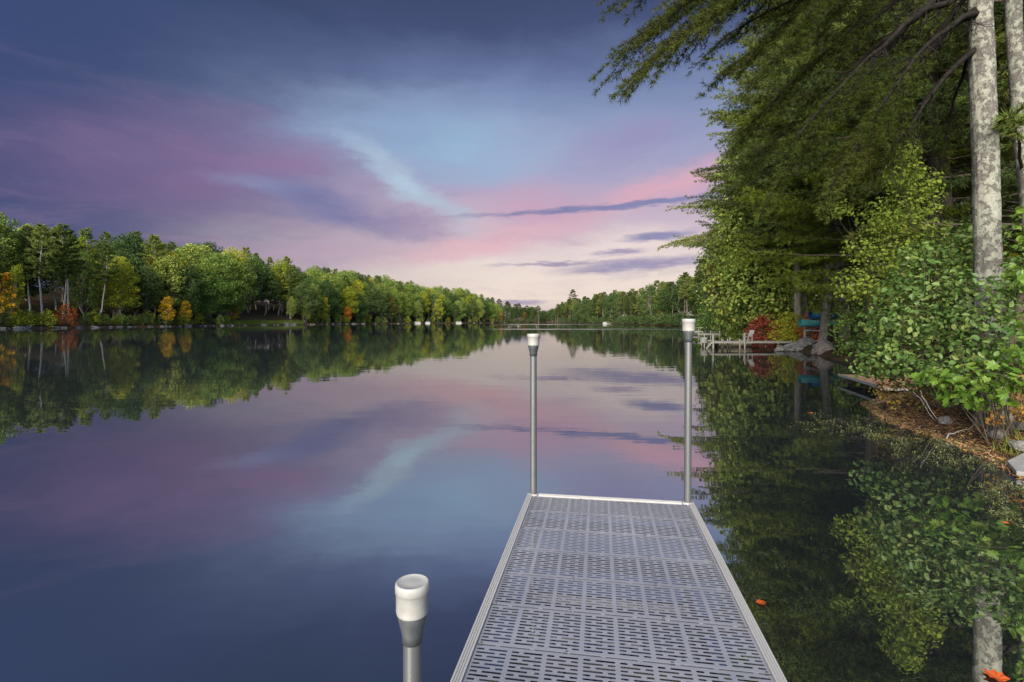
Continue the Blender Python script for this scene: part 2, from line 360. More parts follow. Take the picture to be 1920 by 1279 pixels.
G_ALDER = leafmat('leaf_shrub', [(0.036, 0.076, 0.018), (0.068, 0.134, 0.032), (0.105, 0.171, 0.043), (0.184, 0.216, 0.060)], trans=0.28, gloss=0.018, hue=0.005, cscale=1.2)
G_MAPLE = leafmat('leaf_bright', [(0.061, 0.127, 0.017), (0.105, 0.193, 0.026), (0.169, 0.237, 0.041)], trans=0.35, gloss=0.015, hue=0.005, cscale=1.2)
G_BIRCH = leafmat('leaf_lime', [(0.091, 0.154, 0.030), (0.181, 0.252, 0.043), (0.308, 0.357, 0.066)], trans=0.35, hue=0.005, cscale=1.2)
G_RUSSET = leafmat('leaf_russet', [(0.06, 0.075, 0.018), (0.11, 0.11, 0.03), (0.17, 0.095, 0.035), (0.09, 0.12, 0.03)], hue=0.01)
G_FERN = leafmat('leaf_fern_gold', [(0.26, 0.25, 0.05), (0.38, 0.34, 0.07), (0.42, 0.17, 0.07), (0.24, 0.28, 0.06)], trans=0.3, hue=0.005, cscale=2)
M_LIMB = surfmat('limb_bark_shaded', (0.007, 0.006, 0.0055), (0.026, 0.023, 0.021), 12, 0.95, 0.005, spec=0.05)  # bark coloured almost black so lit limbs still read as shaded
M_ROCK = surfmat('granite', (0.054, 0.052, 0.050), (0.169, 0.164, 0.158), 5, 0.9, 0.02, c3=(0.228, 0.223, 0.208), spec=0.2)
M_ROCKG = surfmat('grey_bank_stone', (0.05, 0.05, 0.047), (0.15, 0.145, 0.14), 9, 0.9, 0.02, c3=(0.22, 0.20, 0.18), spec=0.15)
M_ROCKD = surfmat('wet_brown_stone', (0.06, 0.05, 0.045), (0.19, 0.165, 0.145), 4, 0.85, 0.03, mapscale=(1, 1, 3), c3=(0.28, 0.25, 0.22), spec=0.2)

# ------------------------------------------------------------------ lake outline, ground, water
LAKE = np.array([(4.6, -70), (4.9, -8), (5.3, 2), (5.8, 5.0), (6.1, 6.1), (6.35, 6.7), (6.55, 7.4), (6.55, 8.1), (7.1, 9.9), (7.7, 10.9), (9.6, 12.6), (11.4, 14.8),
                 (13.6, 20), (15.2, 25), (16.8, 31), (19.0, 38), (20.8, 45), (26, 60), (34, 85), (45, 120), (56, 172), (60, 250), (52, 330), (43, 430), (47, 560), (62, 760), (84, 900),
                 (28, 905), (20, 720), (27, 660), (31, 622), (12, 604), (-12, 590), (-22, 540), (-9, 500), (-10, 488), (-31, 440), (-63, 380), (-82, 330), (-95, 287),
                 (-101, 235), (-105, 191), (-111, 150), (-114, 115), (-117, 60), (-115, -70)], float)
def sdist(x, y):
    """distance inland of the shore (negative over water)"""
    p = np.stack([np.asarray(x, float).ravel(), np.asarray(y, float).ravel()], -1)
    A = LAKE; B = np.roll(LAKE, -1, 0); best = np.full(len(p), 1e18); inside = np.zeros(len(p), bool)
    for a, b in zip(A, B):
        ab = b - a; t = np.clip(((p - a) @ ab) / (ab @ ab), 0, 1)
        best = np.minimum(best, ((p - a - t[:, None] * ab) ** 2).sum(1))
        c = ((a[1] > p[:, 1]) != (b[1] > p[:, 1])) & (p[:, 0] < (b[0] - a[0]) * (p[:, 1] - a[1]) / ((b[1] - a[1]) or 1e-9) + a[0])
        inside ^= c
    d = np.sqrt(best); d = np.where(inside, -d, d)
    w = 0.18 * np.sin(p[:, 0] * 1.7 + 1.3 * np.sin(p[:, 1] * 0.9)) + 0.12 * np.sin(p[:, 1] * 2.9 + p[:, 0])
    far = np.clip((np.hypot(p[:, 0], p[:, 1]) - 40) / 60, 0, 1)
    w = w * (0.5 + far) + far * 0.8 * np.sin(p[:, 1] * 0.21 + p[:, 0] * 0.13)
    return d + w
def ground(x, y):
    s = sdist(x, y); xr = np.asarray(x, float).ravel(); yr = np.asarray(y, float).ravel()
    left = np.clip((10 - xr) / 40, 0, 1)
    near = np.clip(1 - np.hypot(xr, yr) / 28, 0, 1)
    bank = 0.55 - 0.30 * near
    slope = 0.10 + 0.20 * left
    up = bank * (1 - np.exp(-np.maximum(s, 0) / 0.9)) + slope * (np.minimum(np.maximum(s, 0), 45) - 0.6 * np.minimum(np.maximum(s, 0), 8)) + 0.01 * np.maximum(s - 55, 0)
    up = up + np.where(s > 0.3, 0.05 * np.sin(xr * 2.3) * np.sin(yr * 1.9 + xr), 0)
    z = np.where(s > 0, up, np.maximum(s * 0.28, -2.5))
    return z if z.size > 1 else float(z[0])
def gz(x, y): return float(np.ravel(ground([x, x + 0.001], [y, y]))[0])

def grid_mesh(name, xs, ys, zf, mat):
    X, Y = np.meshgrid(xs, ys); Z = zf(X.ravel(), Y.ravel()); nx = len(xs); ny = len(ys)
    i = np.arange(ny - 1)[:, None] * nx; j = np.arange(nx - 1)[None]
    mb = MB(); mb.add(np.stack([X.ravel(), Y.ravel(), Z], -1), np.stack([i + j, i + j + 1, i + nx + j + 1, i + nx + j], -1).reshape(-1, 4), 0, True)
    return mb.obj(name, mat)
PX0, PX1, PY0, PY1 = 3.5, 34.0, -8.0, 48.0
def far_ground(x, y):
    z = ground(x, y); inn = (x > PX0 + 3) & (x < PX1 - 3) & (y > PY0 + 3) & (y < PY1 - 3)
    return np.where(inn, np.minimum(z - 0.6, -0.4), z - 0.03)
xs = np.concatenate([[-4000, -1500, -700, -400, -300], np.arange(-240, 150, 3.0), [180, 260, 420, 800, 1600, 4000]])
ys = np.concatenate([[-3000, -800, -250], np.arange(-90, 960, 3.0), [1000, 1100, 1400, 2200, 5000]])
tag(grid_mesh('ground', xs, ys, far_ground, M_GROUND), kind='structure')
tag(grid_mesh('shore_bank', np.arange(PX0, PX1, 0.3), np.arange(PY0, PY1, 0.3), ground, M_GROUND), kind='structure')
mb = MB(); mb.add([(-3900, -2900, 0), (3900, -2900, 0), (3900, 4900, 0), (-3900, 4900, 0)], [(0, 1, 2, 3)])
tag(mb.obj('lake_water', M_WATER), kind='structure')

# ------------------------------------------------------------------ foliage builders
LEAF4 = (np.array([(-.5, 0, 0), (0, -.36, .06), (.5, 0, 0), (0, .36, .06)]), np.array([(0, 1, 2, 3)]))
LEAF8 = (np.array([(-.5, 0, 0), (-.22, -.27, .06), (.12, -.30, .07), (.5, 0, -.05), (.12, .30, .07), (-.22, .27, .06), (0, 0, -.02)]),
         np.array([(0, 1, 6), (1, 2, 6), (2, 3, 6), (3, 4, 6), (4, 5, 6), (5, 0, 6)]))
_a = np.radians([180, 205, 228, 248, 270, 292, 312, 330, 348, 0, 12, 30, 48, 68, 90, 112, 132, 155])
_r = np.array([.30, .36, .50, .36, .46, .34, .50, .33, .42, .58, .42, .33, .50, .34, .46, .36, .50, .36])
LEAFM = (np.concatenate([np.stack([_r * np.cos(_a), _r * np.sin(_a), 0.10 * np.abs(np.sin(_a))], -1), [(-.05, 0, -.02)]]),
         np.array([(i, (i + 1) % 18, 18) for i in range(18)]))
def tuft(n, width, spread, seed=0):
    r = np.random.default_rng(seed); V = []; Fc = []
    for i in range(n):
        a = i * 2.4; b = spread * (0.35 + 0.65 * r.random()); d = np.array([math.cos(b), math.sin(b) * math.cos(a), math.sin(b) * math.sin(a)])
        p = norm(np.cross(d, r.normal(size=3))); l = 0.75 + 0.35 * r.random()
        V += [p * width / 2, -p * width / 2, d * l]; Fc.append((3 * i, 3 * i + 1, 3 * i + 2))
    return np.array(V), np.array(Fc)
T_NEAR = tuft(9, 0.075, 0.85, 1); T_MID = tuft(7, 0.15, 0.9, 2); T_FAR = tuft(5, 0.30, 1.05, 3)

def bend(p0, p1, n, r, amp):
    t = np.linspace(0, 1, n)[:, None]; L = np.linalg.norm(np.subtract(p1, p0))
    P = np.asarray(p0, float) * (1 - t) + np.asarray(p1, float) * t
    off = np.cumsum(r.normal(size=(n, 3)), 0); off -= off[0] + (off[-1] - off[0]) * t
    return P + off * amp * L / n
def lobes_leaves(mb, lobes, per, leaf, size, r, mat=0, shell=0.55, flat=0.8, up=0.5):
    C = []; NN = []
    for c, rad in lobes:
        n = int(per * (rad ** 2) + 6); d = norm(r.normal(size=(n, 3))); d[:, 2] = d[:, 2] * 0.9 + 0.12
        rr = rad * (shell + (1.08 - shell) * r.random(n) ** 0.6)[:, None]
        C.append(np.asarray(c) + d * rr * np.array([1, 1, flat])); NN.append(d + np.array([0, 0, up]) + 0.75 * r.normal(size=(n, 3)))
    C = np.concatenate(C); X, Y, Z = frames(np.concatenate(NN), r)
    mb.inst(leaf[0], leaf[1], C, X, Y, Z, size * (0.5 + 0.95 * r.random(len(C)) ** 1.2), mat)

def broadleaf(name, seed, H, cr, cb, nl, per, size, bark, leaf, tr=0.22, lean=0.0):
    """one broadleaf tree: trunk with limbs, crown of leaf clumps"""
    r = np.random.default_rng(seed); root = link(name, None); tk = MB(); lob = []
    top = np.array([lean * H, 0, H * 0.82]); tp = bend((0, 0, -0.5), top, 9, r, 0.25); tk.tube(tp, np.linspace(tr, tr * 0.25, 9), 7)
    for i in range(nl):
        t = cb + (1 - cb) * ((i + r.random()) / nl); prof = math.sqrt(max(0.05, 1 - ((t - (cb * 0.55 + 0.40)) / (1.02 - cb * 0.55 - 0.40 if t > cb * .55 + .4 else cb * -0.45 + 0.62)) ** 2))
        a = i * 2.39996 + r.normal() * 0.35; R = cr * prof * (0.62 + 0.33 * r.random()); rad = cr * (0.24 + 0.16 * r.random()) * (0.7 + 0.4 * prof)
        c = np.array([math.cos(a) * max(0, R - rad * 0.6) + lean * H * t, math.sin(a) * max(0, R - rad * 0.6), H * t - rad * 0.4]); lob.append((c, rad))
        if i % 2 == 0:
            k = max(0.12, min(0.95, t * 0.72)); s = tp[int(k * 8)]; tk.tube(bend(s, c, 4, r, 0.2), np.linspace(tr * 0.36, 0.03, 4), 4, caps=False)
    tk.obj('trunk', bark, root); cw = MB(); lobes_leaves(cw, lob, per, LEAF4, size, r); cw.obj('crown', leaf, root)
    return root
def limb_needles(mb, C, side, r, sec, seclen, twigstep, twiglen, tsize, tmpl, mat_w, mat_n, wr, start=0.22, thin=True, droop=0.15):
    """needle sprays along one limb curve: flat side shoots, twigs on them, tufts on the twigs"""
    n = len(C); L = np.linalg.norm(np.diff(C, axis=0), axis=1).sum(); S = []; D = []; up = np.array([0, 0, 1.0])
    TS = []; TD = []
    for i in range(sec):
        t = start + (1 - start) * (i + r.random() * 0.7) / sec; k = t * (n - 1); i0 = min(int(k), n - 2); p = C[i0] + (C[i0 + 1] - C[i0]) * (k - i0)
        tan = norm(C[i0 + 1] - C[i0]); sg = 1 if i % 2 else -1
        d = norm(tan * (0.75 + 0.3 * r.random()) + side * sg * (0.75 * (1.15 - t)) + up * (r.normal() * 0.13 - droop * 0.5))
        l = seclen * (1.05 - 0.48 * t) * (0.6 + 0.6 * r.random()) * min(1.0, 0.45 + t * 1.6)
        m = max(3, int(l / twigstep)); u = np.linspace(0.18, 1, m)
        e = p + d * l - up * droop * l * 0.4
        pts = p + (e - p) * u[:, None]
        if thin: mb.tube(np.stack([p, (p + e) / 2 + up * l * 0.02, e]), np.array([wr, wr * 0.7, wr * 0.3]), 3, mat_w, caps=False)
        sg2 = np.where(np.arange(m) % 2, 1, -1)[:, None]; b = norm(np.cross(up, d))
        td = norm(d * 0.8 + b * sg2 * 0.75 + r.normal(size=(m, 3)) * 0.30 + up * 0.12)
        TS.append(pts); TD.append(td * (twiglen * (1.15 - 0.7 * u) * (0.6 + 0.7 * r.random(m)))[:, None])
        TS.append(e[None]); TD.append(d[None] * twiglen * 0.6)
    TS = np.concatenate(TS); TD = np.concatenate(TD)
    us = np.array([0.15, 0.5, 0.85]) if thin else np.array([0.3, 0.85])
    P = (TS[:, None] + TD[:, None] * us[None, :, None]).reshape(-1, 3); X = norm(np.repeat(TD, len(us), 0) + r.normal(size=P.shape) * 0.25 * twiglen)
    Y = norm(np.cross(X, r.normal(size=X.shape))); Z = np.cross(X, Y)
    mb.inst(tmpl[0], tmpl[1], P, X, Y, Z, tsize * (0.75 + 0.5 * r.random(len(P))), mat_n)
def limb_curve(p0, p1, r, n=8, sag=0.12):
    t = np.linspace(0, 1, n)[:, None]; p0 = np.asarray(p0, float); p1 = np.asarray(p1, float); L = np.linalg.norm(p1 - p0)
    P = p0 * (1 - t) + p1 * t; P[:, 2:] += sag * L * 4 * t * (1 - t) * 0.5; P += r.normal(size=(n, 3)) * L * 0.008 * np.minimum(1, 4 * t * (1 - t) + 0.1); return P
def pine(name, seed, H, cb, Lmax, bark, leaf, step=0.9, tr=0.26, lod='far', dead=6, shape=0.5, droop=0.0, nb=5):
    """one white pine: whorls of flat limbs on a straight mast"""
    r = np.random.default_rng(seed); root = link(name, None); tk = MB(); cw = MB()
    tp = bend((0, 0, -0.5), (r.normal() * 0.3, r.normal() * 0.3, H), 10, r, 0.08); tk.tube(tp, np.linspace(tr, 0.03, 10), 8)
    def on(z): k = np.clip((z + 0.5) / (H + 0.5) * 9, 0, 8.99); i = int(k); return tp[i] + (tp[i + 1] - tp[i]) * (k - i)
    for i in range(dead):
        z = H * (0.12 + (cb - 0.08) * r.random()); a = r.random() * 6.28; l = 0.8 + 1.2 * r.random(); s = on(z); e = s + np.array([math.cos(a), math.sin(a), -0.1 + 0.3 * r.random()]) * l
        tk.tube(bend(s, e, 4, r, 0.3), np.linspace(0.035, 0.01, 4), 4, caps=False)
    z = H * cb; g = 0
    while z < H - 0.3:
        t = max(0.0, (z / H - cb) / (1 - cb)); prof = (0.45 + 0.55 * min(1, t / 0.18)) * (1 - t ** 1.7) ** 0.8 + 0.05
        for b in range(nb if t < 0.85 else 4):
            if r.random() < 0.12 and t < 0.8: continue
            a = g * 0.9 + b * 6.283 / nb + r.normal() * 0.3; l = Lmax * prof * (0.6 + 0.55 * r.random())
            if l < 0.25: l = 0.25
            rise = (0.10 + 0.65 * t ** 2 + r.normal() * 0.08 - droop)
            s = on(z + r.normal() * 0.12); dirv = np.array([math.cos(a), math.sin(a), 0]); e = s + dirv * l + np.array([0, 0, rise * l])
            C = limb_curve(s, e, r, 6, -0.06 + droop * 0.8); side = np.array([-dirv[1], dirv[0], 0])
            tk.tube(C, np.linspace(0.02 + l * 0.011, 0.012, 6), 4, caps=False)
            if lod == 'far': limb_needles(cw, C, side, r, max(4, int(l * 3.2)), l * 0.42, 0.34, 0.36, 0.5, T_FAR, 0, 0, 0.01, 0.2, False)
            else: limb_needles(cw, C, side, r, max(6, int(l * 4.5)), l * 0.42, 0.17, 0.24, 0.20, T_MID, 0, 0, 0.006, 0.2, False, 0.2)
        z += step * (0.75 + 0.5 * r.random()) * (1 - 0.35 * t); g += 1
    tk.obj('trunk', bark, root); cw.obj('crown', leaf, root); return root
def shrub(name, seed, lobes, per, leaf, size, lmat, bark, base=(0, 0, 0), stems=9, sr=0.014):
    """one shrub: stems fanning from the root to every leaf clump"""
    r = np.random.default_rng(seed); root = link(name, None); st = MB(); cw = MB(); base = np.asarray(base, float)
    for i in range(max(stems, len(lobes))):
        c, rad = lobes[i % len(lobes)]; e = np.asarray(c) + r.normal(size=3) * rad * 0.45
        s = base + np.array([r.normal() * 0.12, r.normal() * 0.12, -0.15])
        C = limb_curve(s, e, r, 6, 0.1); st.tube(C, np.linspace(sr, sr * 0.35, 6), 5, caps=False)
        for q in range(4): st.tube(bend(C[3 + q % 3], np.asarray(c) + norm(r.normal(size=3)) * rad * 0.9, 3, r, 0.2), np.linspace(sr * 0.4, sr * 0.15, 3), 3, caps=False)
    lobes_leaves(cw, lobes, per, leaf, size, r, 0, 0.25, 0.85, 0.7)
    st.obj('stems', bark, root); cw.obj('foliage', lmat, root); return root

def shore_at(px, inland, dmin=8.0, dmax=900.0):
    """where the sight line through photo column px first stands `inland` metres up the shore"""
    d = np.linspace(dmin, dmax, 3000); X = (px - HX) / F * d; s = sdist(X, d); k = np.argmax(s > inland)
    return float(X[k]), float(d[k])
def put(src, x, y, sc, label, group=None, cat=None, mats=None, rz=None, name=None, r=rng, dz=-0.05):
    return copy_tree(src, (x, y, gz(x, y) + dz), r.random() * 6.28 if rz is None else rz, sc, label, group, mats, cat, name)

# ------------------------------------------------------------------ tree stock (prototypes are removed once copied)
B = [broadleaf('broadleaf_tree', 10 + i, 17, cr, cb, nl, 100, 0.34, M_BARK, G_BROAD, 0.24, ln) for i, (cr, cb, nl, ln) in
     enumerate([(4.6, .22, 44, 0), (4.0, .30, 34, .04), (5.4, .24, 38, -.03), (3.4, .16, 40, 0), (4.4, .36, 26, .06), (3.0, .20, 30, -.02), (5.0, .30, 30, .02)])]
PN = [pine('white_pine', 30 + i, 22, cb, lm, M_BARKP, G_PINE, 1.15, 0.24) for i, (cb, lm) in enumerate([(.36, 3.6), (.46, 3.2), (.30, 3.9), (.55, 3.4)])]
SPR = [pine('conifer', 50 + i, 18, .08, 3.0, M_BARK, G_PINED, 0.75, 0.2, dead=0, droop=0.18, nb=6) for i in range(2)]
SM = [broadleaf('small_tree', 60 + i, 8, 2.4, .22, 22, 95, 0.33, M_BARK, G_GOLD, 0.10, 0.05 * i) for i in range(3)]
BU = [broadleaf('shore_bush', 70 + i, 3.4, 2.0, .10, 16, 90, 0.28, M_BARKD, G_BROAD, 0.06) for i in range(3)]
PROTO = B + PN + SPR + SM + BU

# ------------------------------------------------------------------ left shore forest
r = np.random.default_rng(101)
GL = 'forest trees on the left shore'
MATB = {'green': G_BROAD, 'deep green': G_BROAD2, 'yellow green': G_BROADY}
def shore_line(i0, i1, step):
    P = LAKE[i0:i1 + 1]; out = []
    for a, b in zip(P[:-1], P[1:]):
        L = np.linalg.norm(b - a); n = max(1, int(L / step)); nrm = np.array([(b - a)[1], -(b - a)[0]]) / L
        for k in range(n): out.append((a + (b - a) * (k + 0.5) / n, nrm))
    return out
def px_of(x, y): return HX + F * x / y
iL0 = int(np.where((LAKE == (-9, 500)).all(1))[0][0]); iL1 = len(LAKE) - 2
for inland, step, hmul in ((5.5, 7.5, 0.92), (11.5, 7.5, 1.06), (19, 8.0, 1.12), (28, 7.0, 1.10), (40, 8.0, 1.06)):
    for p, nrm in shore_line(iL0, iL1, step):
        q = p + nrm * (inland + r.normal() * 1.3) + r.normal(size=2) * 1.1
        if q[1] < 60: continue
        px = px_of(*q)
        if px < -130: continue
        if 50 < px < 205 and inland < 8: continue         # open understory with bare pale trunks
        if 425 < px < 560 and inland < 9: continue       # the open grassy bank
        if 430 < px < 520 and inland < 15: continue
        if sdist([q[0]], [q[1]])[0] < 2.5: continue
        u = r.random(); sc = hmul * (0.9 + 0.22 * r.random()) * np.interp(px, [0, 150, 300, 400, 560, 700, 800, 930], [1.0, 1.0, 1.12, 1.22, 1.2, 1.14, 1.0, 1.0])
        pinef = (0.6 if inland < 15 else 0.3) if px < 330 else 0.14
        zone = next(t for lim, t in ((70, 'at the left edge'), (200, 'around the rust red bush'), (425, 'behind the golden orange trees'), (570, 'above the grassy bank'), (690, 'around the tall yellow tree'), (790, 'just left of the white boats'), (2000, 'towards the tip of the left point')) if px < lim)
        rank = 'front-row' if inland < 8 else ('second-row' if inland < 15 else 'ridge-line')
        if u < pinef:
            put(PN[r.integers(4)], q[0], q[1], sc * (0.98 if inland < 15 else 0.92), f'{rank} white pine {zone} on the left shore', GL, 'tree', None, r=r)
        else:
            k = 'green' if r.random() < 0.55 else ('deep green' if r.random() < 0.7 else 'yellow green')
            put(B[r.integers(7)], q[0], q[1], sc * 1.08 * np.array([1.1 + 0.3 * r.random(), 1.1 + 0.3 * r.random(), 0.9 + 0.22 * r.random()]), f'{rank} {k} broadleaf tree {zone} on the left shore', GL, 'tree', {'crown': MATB[k]}, r=r)
# single trees and bushes one can point at
def left_one(src, px, inland, sc, label, cat='tree', mats=None, name=None, rz=None, group=None):
    x, y = shore_at(px, inland); return put(src, x, y, sc, label, group, cat, mats, rz, name, r)
left_one(BU[0], 125, 1.2, (1.5, 1.5, 1.6), 'rust red rounded bush at the water on the left shore', 'bush', {'crown': G_RUST}, 'rust_bush')
left_one(SM[0], 313, 0.9, 1.12, 'golden orange young tree leaning over the left shore', 'tree', {'crown': G_GOLD}, 'golden_tree', 0.4)
left_one(SM[1], 347, 1.4, 1.0, 'yellow young tree just right of the golden orange one', 'tree', {'crown': G_GOLD}, 'yellow_tree')
left_one(SM[2], 437, 5.5, 1.1, 'amber tree at the left end of the grassy bank', 'tree', {'crown': G_GOLD}, 'amber_tree')
left_one(SM[0], 606, 3.0, 1.75, 'tall yellow tree on the middle of the left shore', 'tree', {'crown': G_BROADY}, 'yellow_tree')
left_one(SM[2], 650, 2.5, 1.15, 'bright orange low tree right of the tall yellow tree', 'tree', {'crown': G_ORANGE}, 'orange_tree')
left_one(SM[1], 645, 16, 2.2, 'yellow tree top showing above the bright orange low tree', 'tree', {'crown': G_GOLD}, 'yellow_tree')
left_one(SM[0], 733, 7, 2.1, 'orange crowned tree halfway up the far left forest', 'tree', {'crown': G_ORANGE}, 'orange_tree')
left_one(SM[1], 822, 3, 2.3, 'golden green tree above the white boats', 'tree', {'crown': G_BROADY}, 'golden_tree')
left_one(SM[2], 937, 5, 1.7, 'small rusty tree at the tip of the left point', 'tree', {'crown': G_RUST}, 'rusty_tree')
left_one(SM[1], -2, 4.0, 1.5, 'golden tree cut by the left edge of the picture', 'tree', {'crown': G_GOLD}, 'golden_tree')
left_one(SPR[0], 549, 30, 1.36, 'pointed dark spruce rising above the left ridge line', 'tree', None, 'spruce_tree')
left_one(SPR[1], 590, 32, 1.22, 'dark spruce tip right of the tallest ridge spruce', 'tree', None, 'spruce_tree')
left_one(PN[3], 647, 34, 1.18, 'dark pine tip above the ridge over the orange low tree', 'tree', {'crown': G_PINED}, 'pine_tree')
left_one(PN[1], 78, 4.0, 1.12, 'tall pine with pale bare trunk near the left edge', 'tree', None, 'pine_tree')
left_one(PN[1], 119, 5.0, 1.16, 'tall pale trunked pine directly behind the rust red bush', 'tree', None, 'pine_tree', 1.0)
left_one(PN[3], 127, 5.6, 1.1, 'second pale trunk of the pair behind the rust red bush', 'tree', None, 'pine_tree', 2.4)
o = left_one(PN[3], 184, 3.5, 1.0, 'pine with pale trunk leaning right, left of the golden trees', 'tree', None, 'pine_tree', 0.2); o.rotation_euler[1] = 0.10
left_one(PN[1], 325, 6.0, 0.98, 'pale trunked pine standing right behind the golden orange tree', 'tree', None, 'pine_tree')
left_one(PN[3], 355, 7.0, 0.95, 'pine with bare pale trunk behind the yellow young tree', 'tree', None, 'pine_tree')
o = left_one(B[3], 12, 2.0, (0.7, 0.7, 0.85), 'broadleaf tree with white leaning trunk at the left edge', 'tree', {'trunk': M_BARKP, 'crown': G_BROADY}, 'leaning_tree', 1.2); o.rotation_euler[1] = 0.16
left_one(B[1], 545, 4.0, (0.62, 0.62, 0.72), 'leafy bright green tree at the right end of the grassy bank', 'tree', {'crown': G_BROAD}, 'bank_tree')
left_one(B[0], 575, 3.0, (0.62, 0.62, 0.75), 'broad green tree left of the tall yellow tree', 'tree', {'crown': G_BROAD}, 'bank_tree')
for px in list(np.linspace(-40, 425, 34)) + list(np.linspace(585, 935, 30)):
    px += r.normal() * 4; x, y = shore_at(px, 0.9 + 2.2 * r.random()); 
    if 100 < px < 150: continue
    k = r.choice(['g', 'g', 'd', 'y', 'y']); zone = next(t for lim, t in ((100, 'left of the rust red bush'), (300, 'between rust red bush and golden tree'), (430, 'between golden tree and grassy bank'), (700, 'right of the grassy bank'), (830, 'near the white boats'), (2000, 'near the tip of the left point')) if px < lim)
    put(BU[r.integers(3)], x, y, (0.8 + 0.5 * r.random()) * (1.0 if px < 430 else 1.15),
        {'g': f'green waterline bush {zone} on the left shore', 'd': f'dark green waterline bush {zone} on the left shore', 'y': f'yellowing waterline bush {zone} on the left shore'}[k],
        'bushes along the left waterline', 'bush', {'crown': {'g': G_BROAD, 'd': G_BROAD2, 'y': G_BROADY}[k]}, r=r, name='waterline_bush')

# ------------------------------------------------------------------ far end and right shore forest
GR = 'forest trees on the far right shore'
iR0 = int(np.where((LAKE == (26, 60)).all(1))[0][0]); iR1 = int(np.where((LAKE == (62, 760)).all(1))[0][0])
for inland, step in ((4.5, 8.0), (11, 9.0), (20, 11.0), (32, 14.0)):
    for p, nrm in shore_line(iR0, iR1, step):
        q = p + nrm * (inland + r.normal() * 1.5) + r.normal(size=2) * 1.4
        if px_of(*q) > 1560 or q[1] > 700 or (q[1] > 190 and inland > 25 and r.random() < 0.5): continue
        zr = next(t for lim, t in ((95, 'beside the far docks'), (170, 'left of the right-hand dock post'), (300, 'right of the far white boat'), (440, 'on the right point'), (900, 'beyond the right point')) if q[1] < lim)
        rank = 'waterside' if inland < 8 else ('second-row' if inland < 15 else 'rearmost')
        far = q[1] > 180; u = r.random(); sc = 0.86 + 0.2 * r.random()
        if u < 0.5: put(PN[r.integers(4)], q[0], q[1], sc * (0.84 if inland < 15 else 0.94) * np.array([1.25, 1.25, 1.0]), f'{rank} green pine {zr} on the far right shore', GR, 'tree', {'crown': G_PINE if r.random() < .5 else G_PINED, 'trunk': M_BARK}, r=r)
        elif u < 0.66: put(SPR[r.integers(2)], q[0], q[1], sc * np.array([1.2, 1.2, 1.0]), f'{rank} dark pointed conifer {zr} on the far right shore', GR, 'tree', None, r=r)
        else: put(B[r.integers(7)], q[0], q[1], sc * 0.98 * np.array([1.3, 1.3, 1.0]), f'{rank} deep green broadleaf tree {zr} on the far right shore', GR, 'tree', {'crown': G_BROAD2}, r=r)
x, y = shore_at(1075, 6, 300); put(PN[3], x, y, 1.2, 'tall dark ragged pine at the tip of the right point', None, 'tree', {'crown': G_PINED, 'trunk': M_BARKD}, r=r, name='pine_tree')
for px, sc in ((1203, .9), (1238, .7)):
    x, y = shore_at(px, 3, 60); put(SM[0], x, y, sc, 'small rusty tree low in the far right forest', 'rusty trees in the far right forest', 'tree', {'crown': G_RUSSET}, r=r, name='rusty_tree')
GF = 'trees closing the far end of the lake'
for x0, x1, y0, n in ((-26, 32, 610, 15), (-45, 60, 640, 15), (0, 120, 918, 18), (-20, 140, 940, 16)):
    for k in range(n):
        x = x0 + (x1 - x0) * (k + r.random()) / n; y = y0 + r.random() * 10
        if sdist([x], [y])[0] < 2: y += 12
        u = r.random()
        if u < 0.5: put(PN[r.integers(4)], x, y, (0.8 + 0.25 * r.random()) * np.array([1.5, 1.5, 1.0]), 'distant pine closing the far end of the lake', GF, 'tree', {'crown': G_PINED, 'trunk': M_BARK}, r=r)
        elif u < 0.9: put(B[r.integers(7)], x, y, (0.85 + 0.25 * r.random()) * np.array([1.6, 1.6, 1.0]), 'distant dark green broadleaf tree closing the far end of the lake', GF, 'tree', {'crown': G_BROAD2}, r=r)
        else: put(B[r.integers(7)], x, y, np.array([1.1, 1.1, 0.7]), 'distant rusty tree closing the far end of the lake', GF, 'tree', {'crown': G_RUSSET}, r=r)

for px in list(np.linspace(1058, 1300, 34)) + list(np.linspace(950, 1050, 14)):
    px += r.normal() * 2; x, y = shore_at(px, 1.0 + 1.5 * r.random(), 60)
    if sdist([x], [y])[0] < 0.5 or y < 80: continue
    zr = 'left of the right point' if px < 1056 else ('left of the far white boat' if px < 1138 else ('right of the far white boat' if px < 1220 else 'just left of the right-hand dock post'))
    put(BU[r.integers(3)], x, y, np.array([1.7, 1.7, 1.0]) * (0.9 + 0.5 * r.random()), f'dark green waterline bush {zr}, far shore', 'bushes along the far waterline', 'bush', {'crown': G_BROAD2}, r=r, name='waterline_bush')

# ------------------------------------------------------------------ right shore, near: tall trees
MP = [pine('white_pine', 80, 27, .16, 6.4, M_BARK, G_PINE, 0.85, 0.27, 'mid', 10, droop=0.10),
      pine('white_pine', 81, 25, .24, 5.6, M_BARKD, G_PINED, 0.95, 0.24, 'mid', 12, droop=0.05),
      pine('white_pine', 82, 22, .12, 5.4, M_BARKD, G_PINEY, 0.85, 0.2, 'mid', 6, droop=0.02)]
MBL = [broadleaf('broadleaf_tree', 90, 13, 4.4, .14, 70, 210, 0.20, M_BARK, G_BROAD, 0.20), broadleaf('broadleaf_tree', 91, 12, 3.9, .20, 60, 210, 0.20, M_BARK, G_BROADY, 0.17)]
PROTO += MP + MBL
r = np.random.default_rng(202)
def right_one(src, px, y, sc, label, mats=None, name=None, rz=None, cat='tree', group=None):
    return put(src, (px - HX) / F * y, y, sc, label, group, cat, mats, rz, name, r)
right_one(MP[0], 1425, 43, 1.0, 'tall lakeside pine whose drooping limbs form the edge against the sky', {'crown': G_PINE}, 'pine_tree', 0.3)
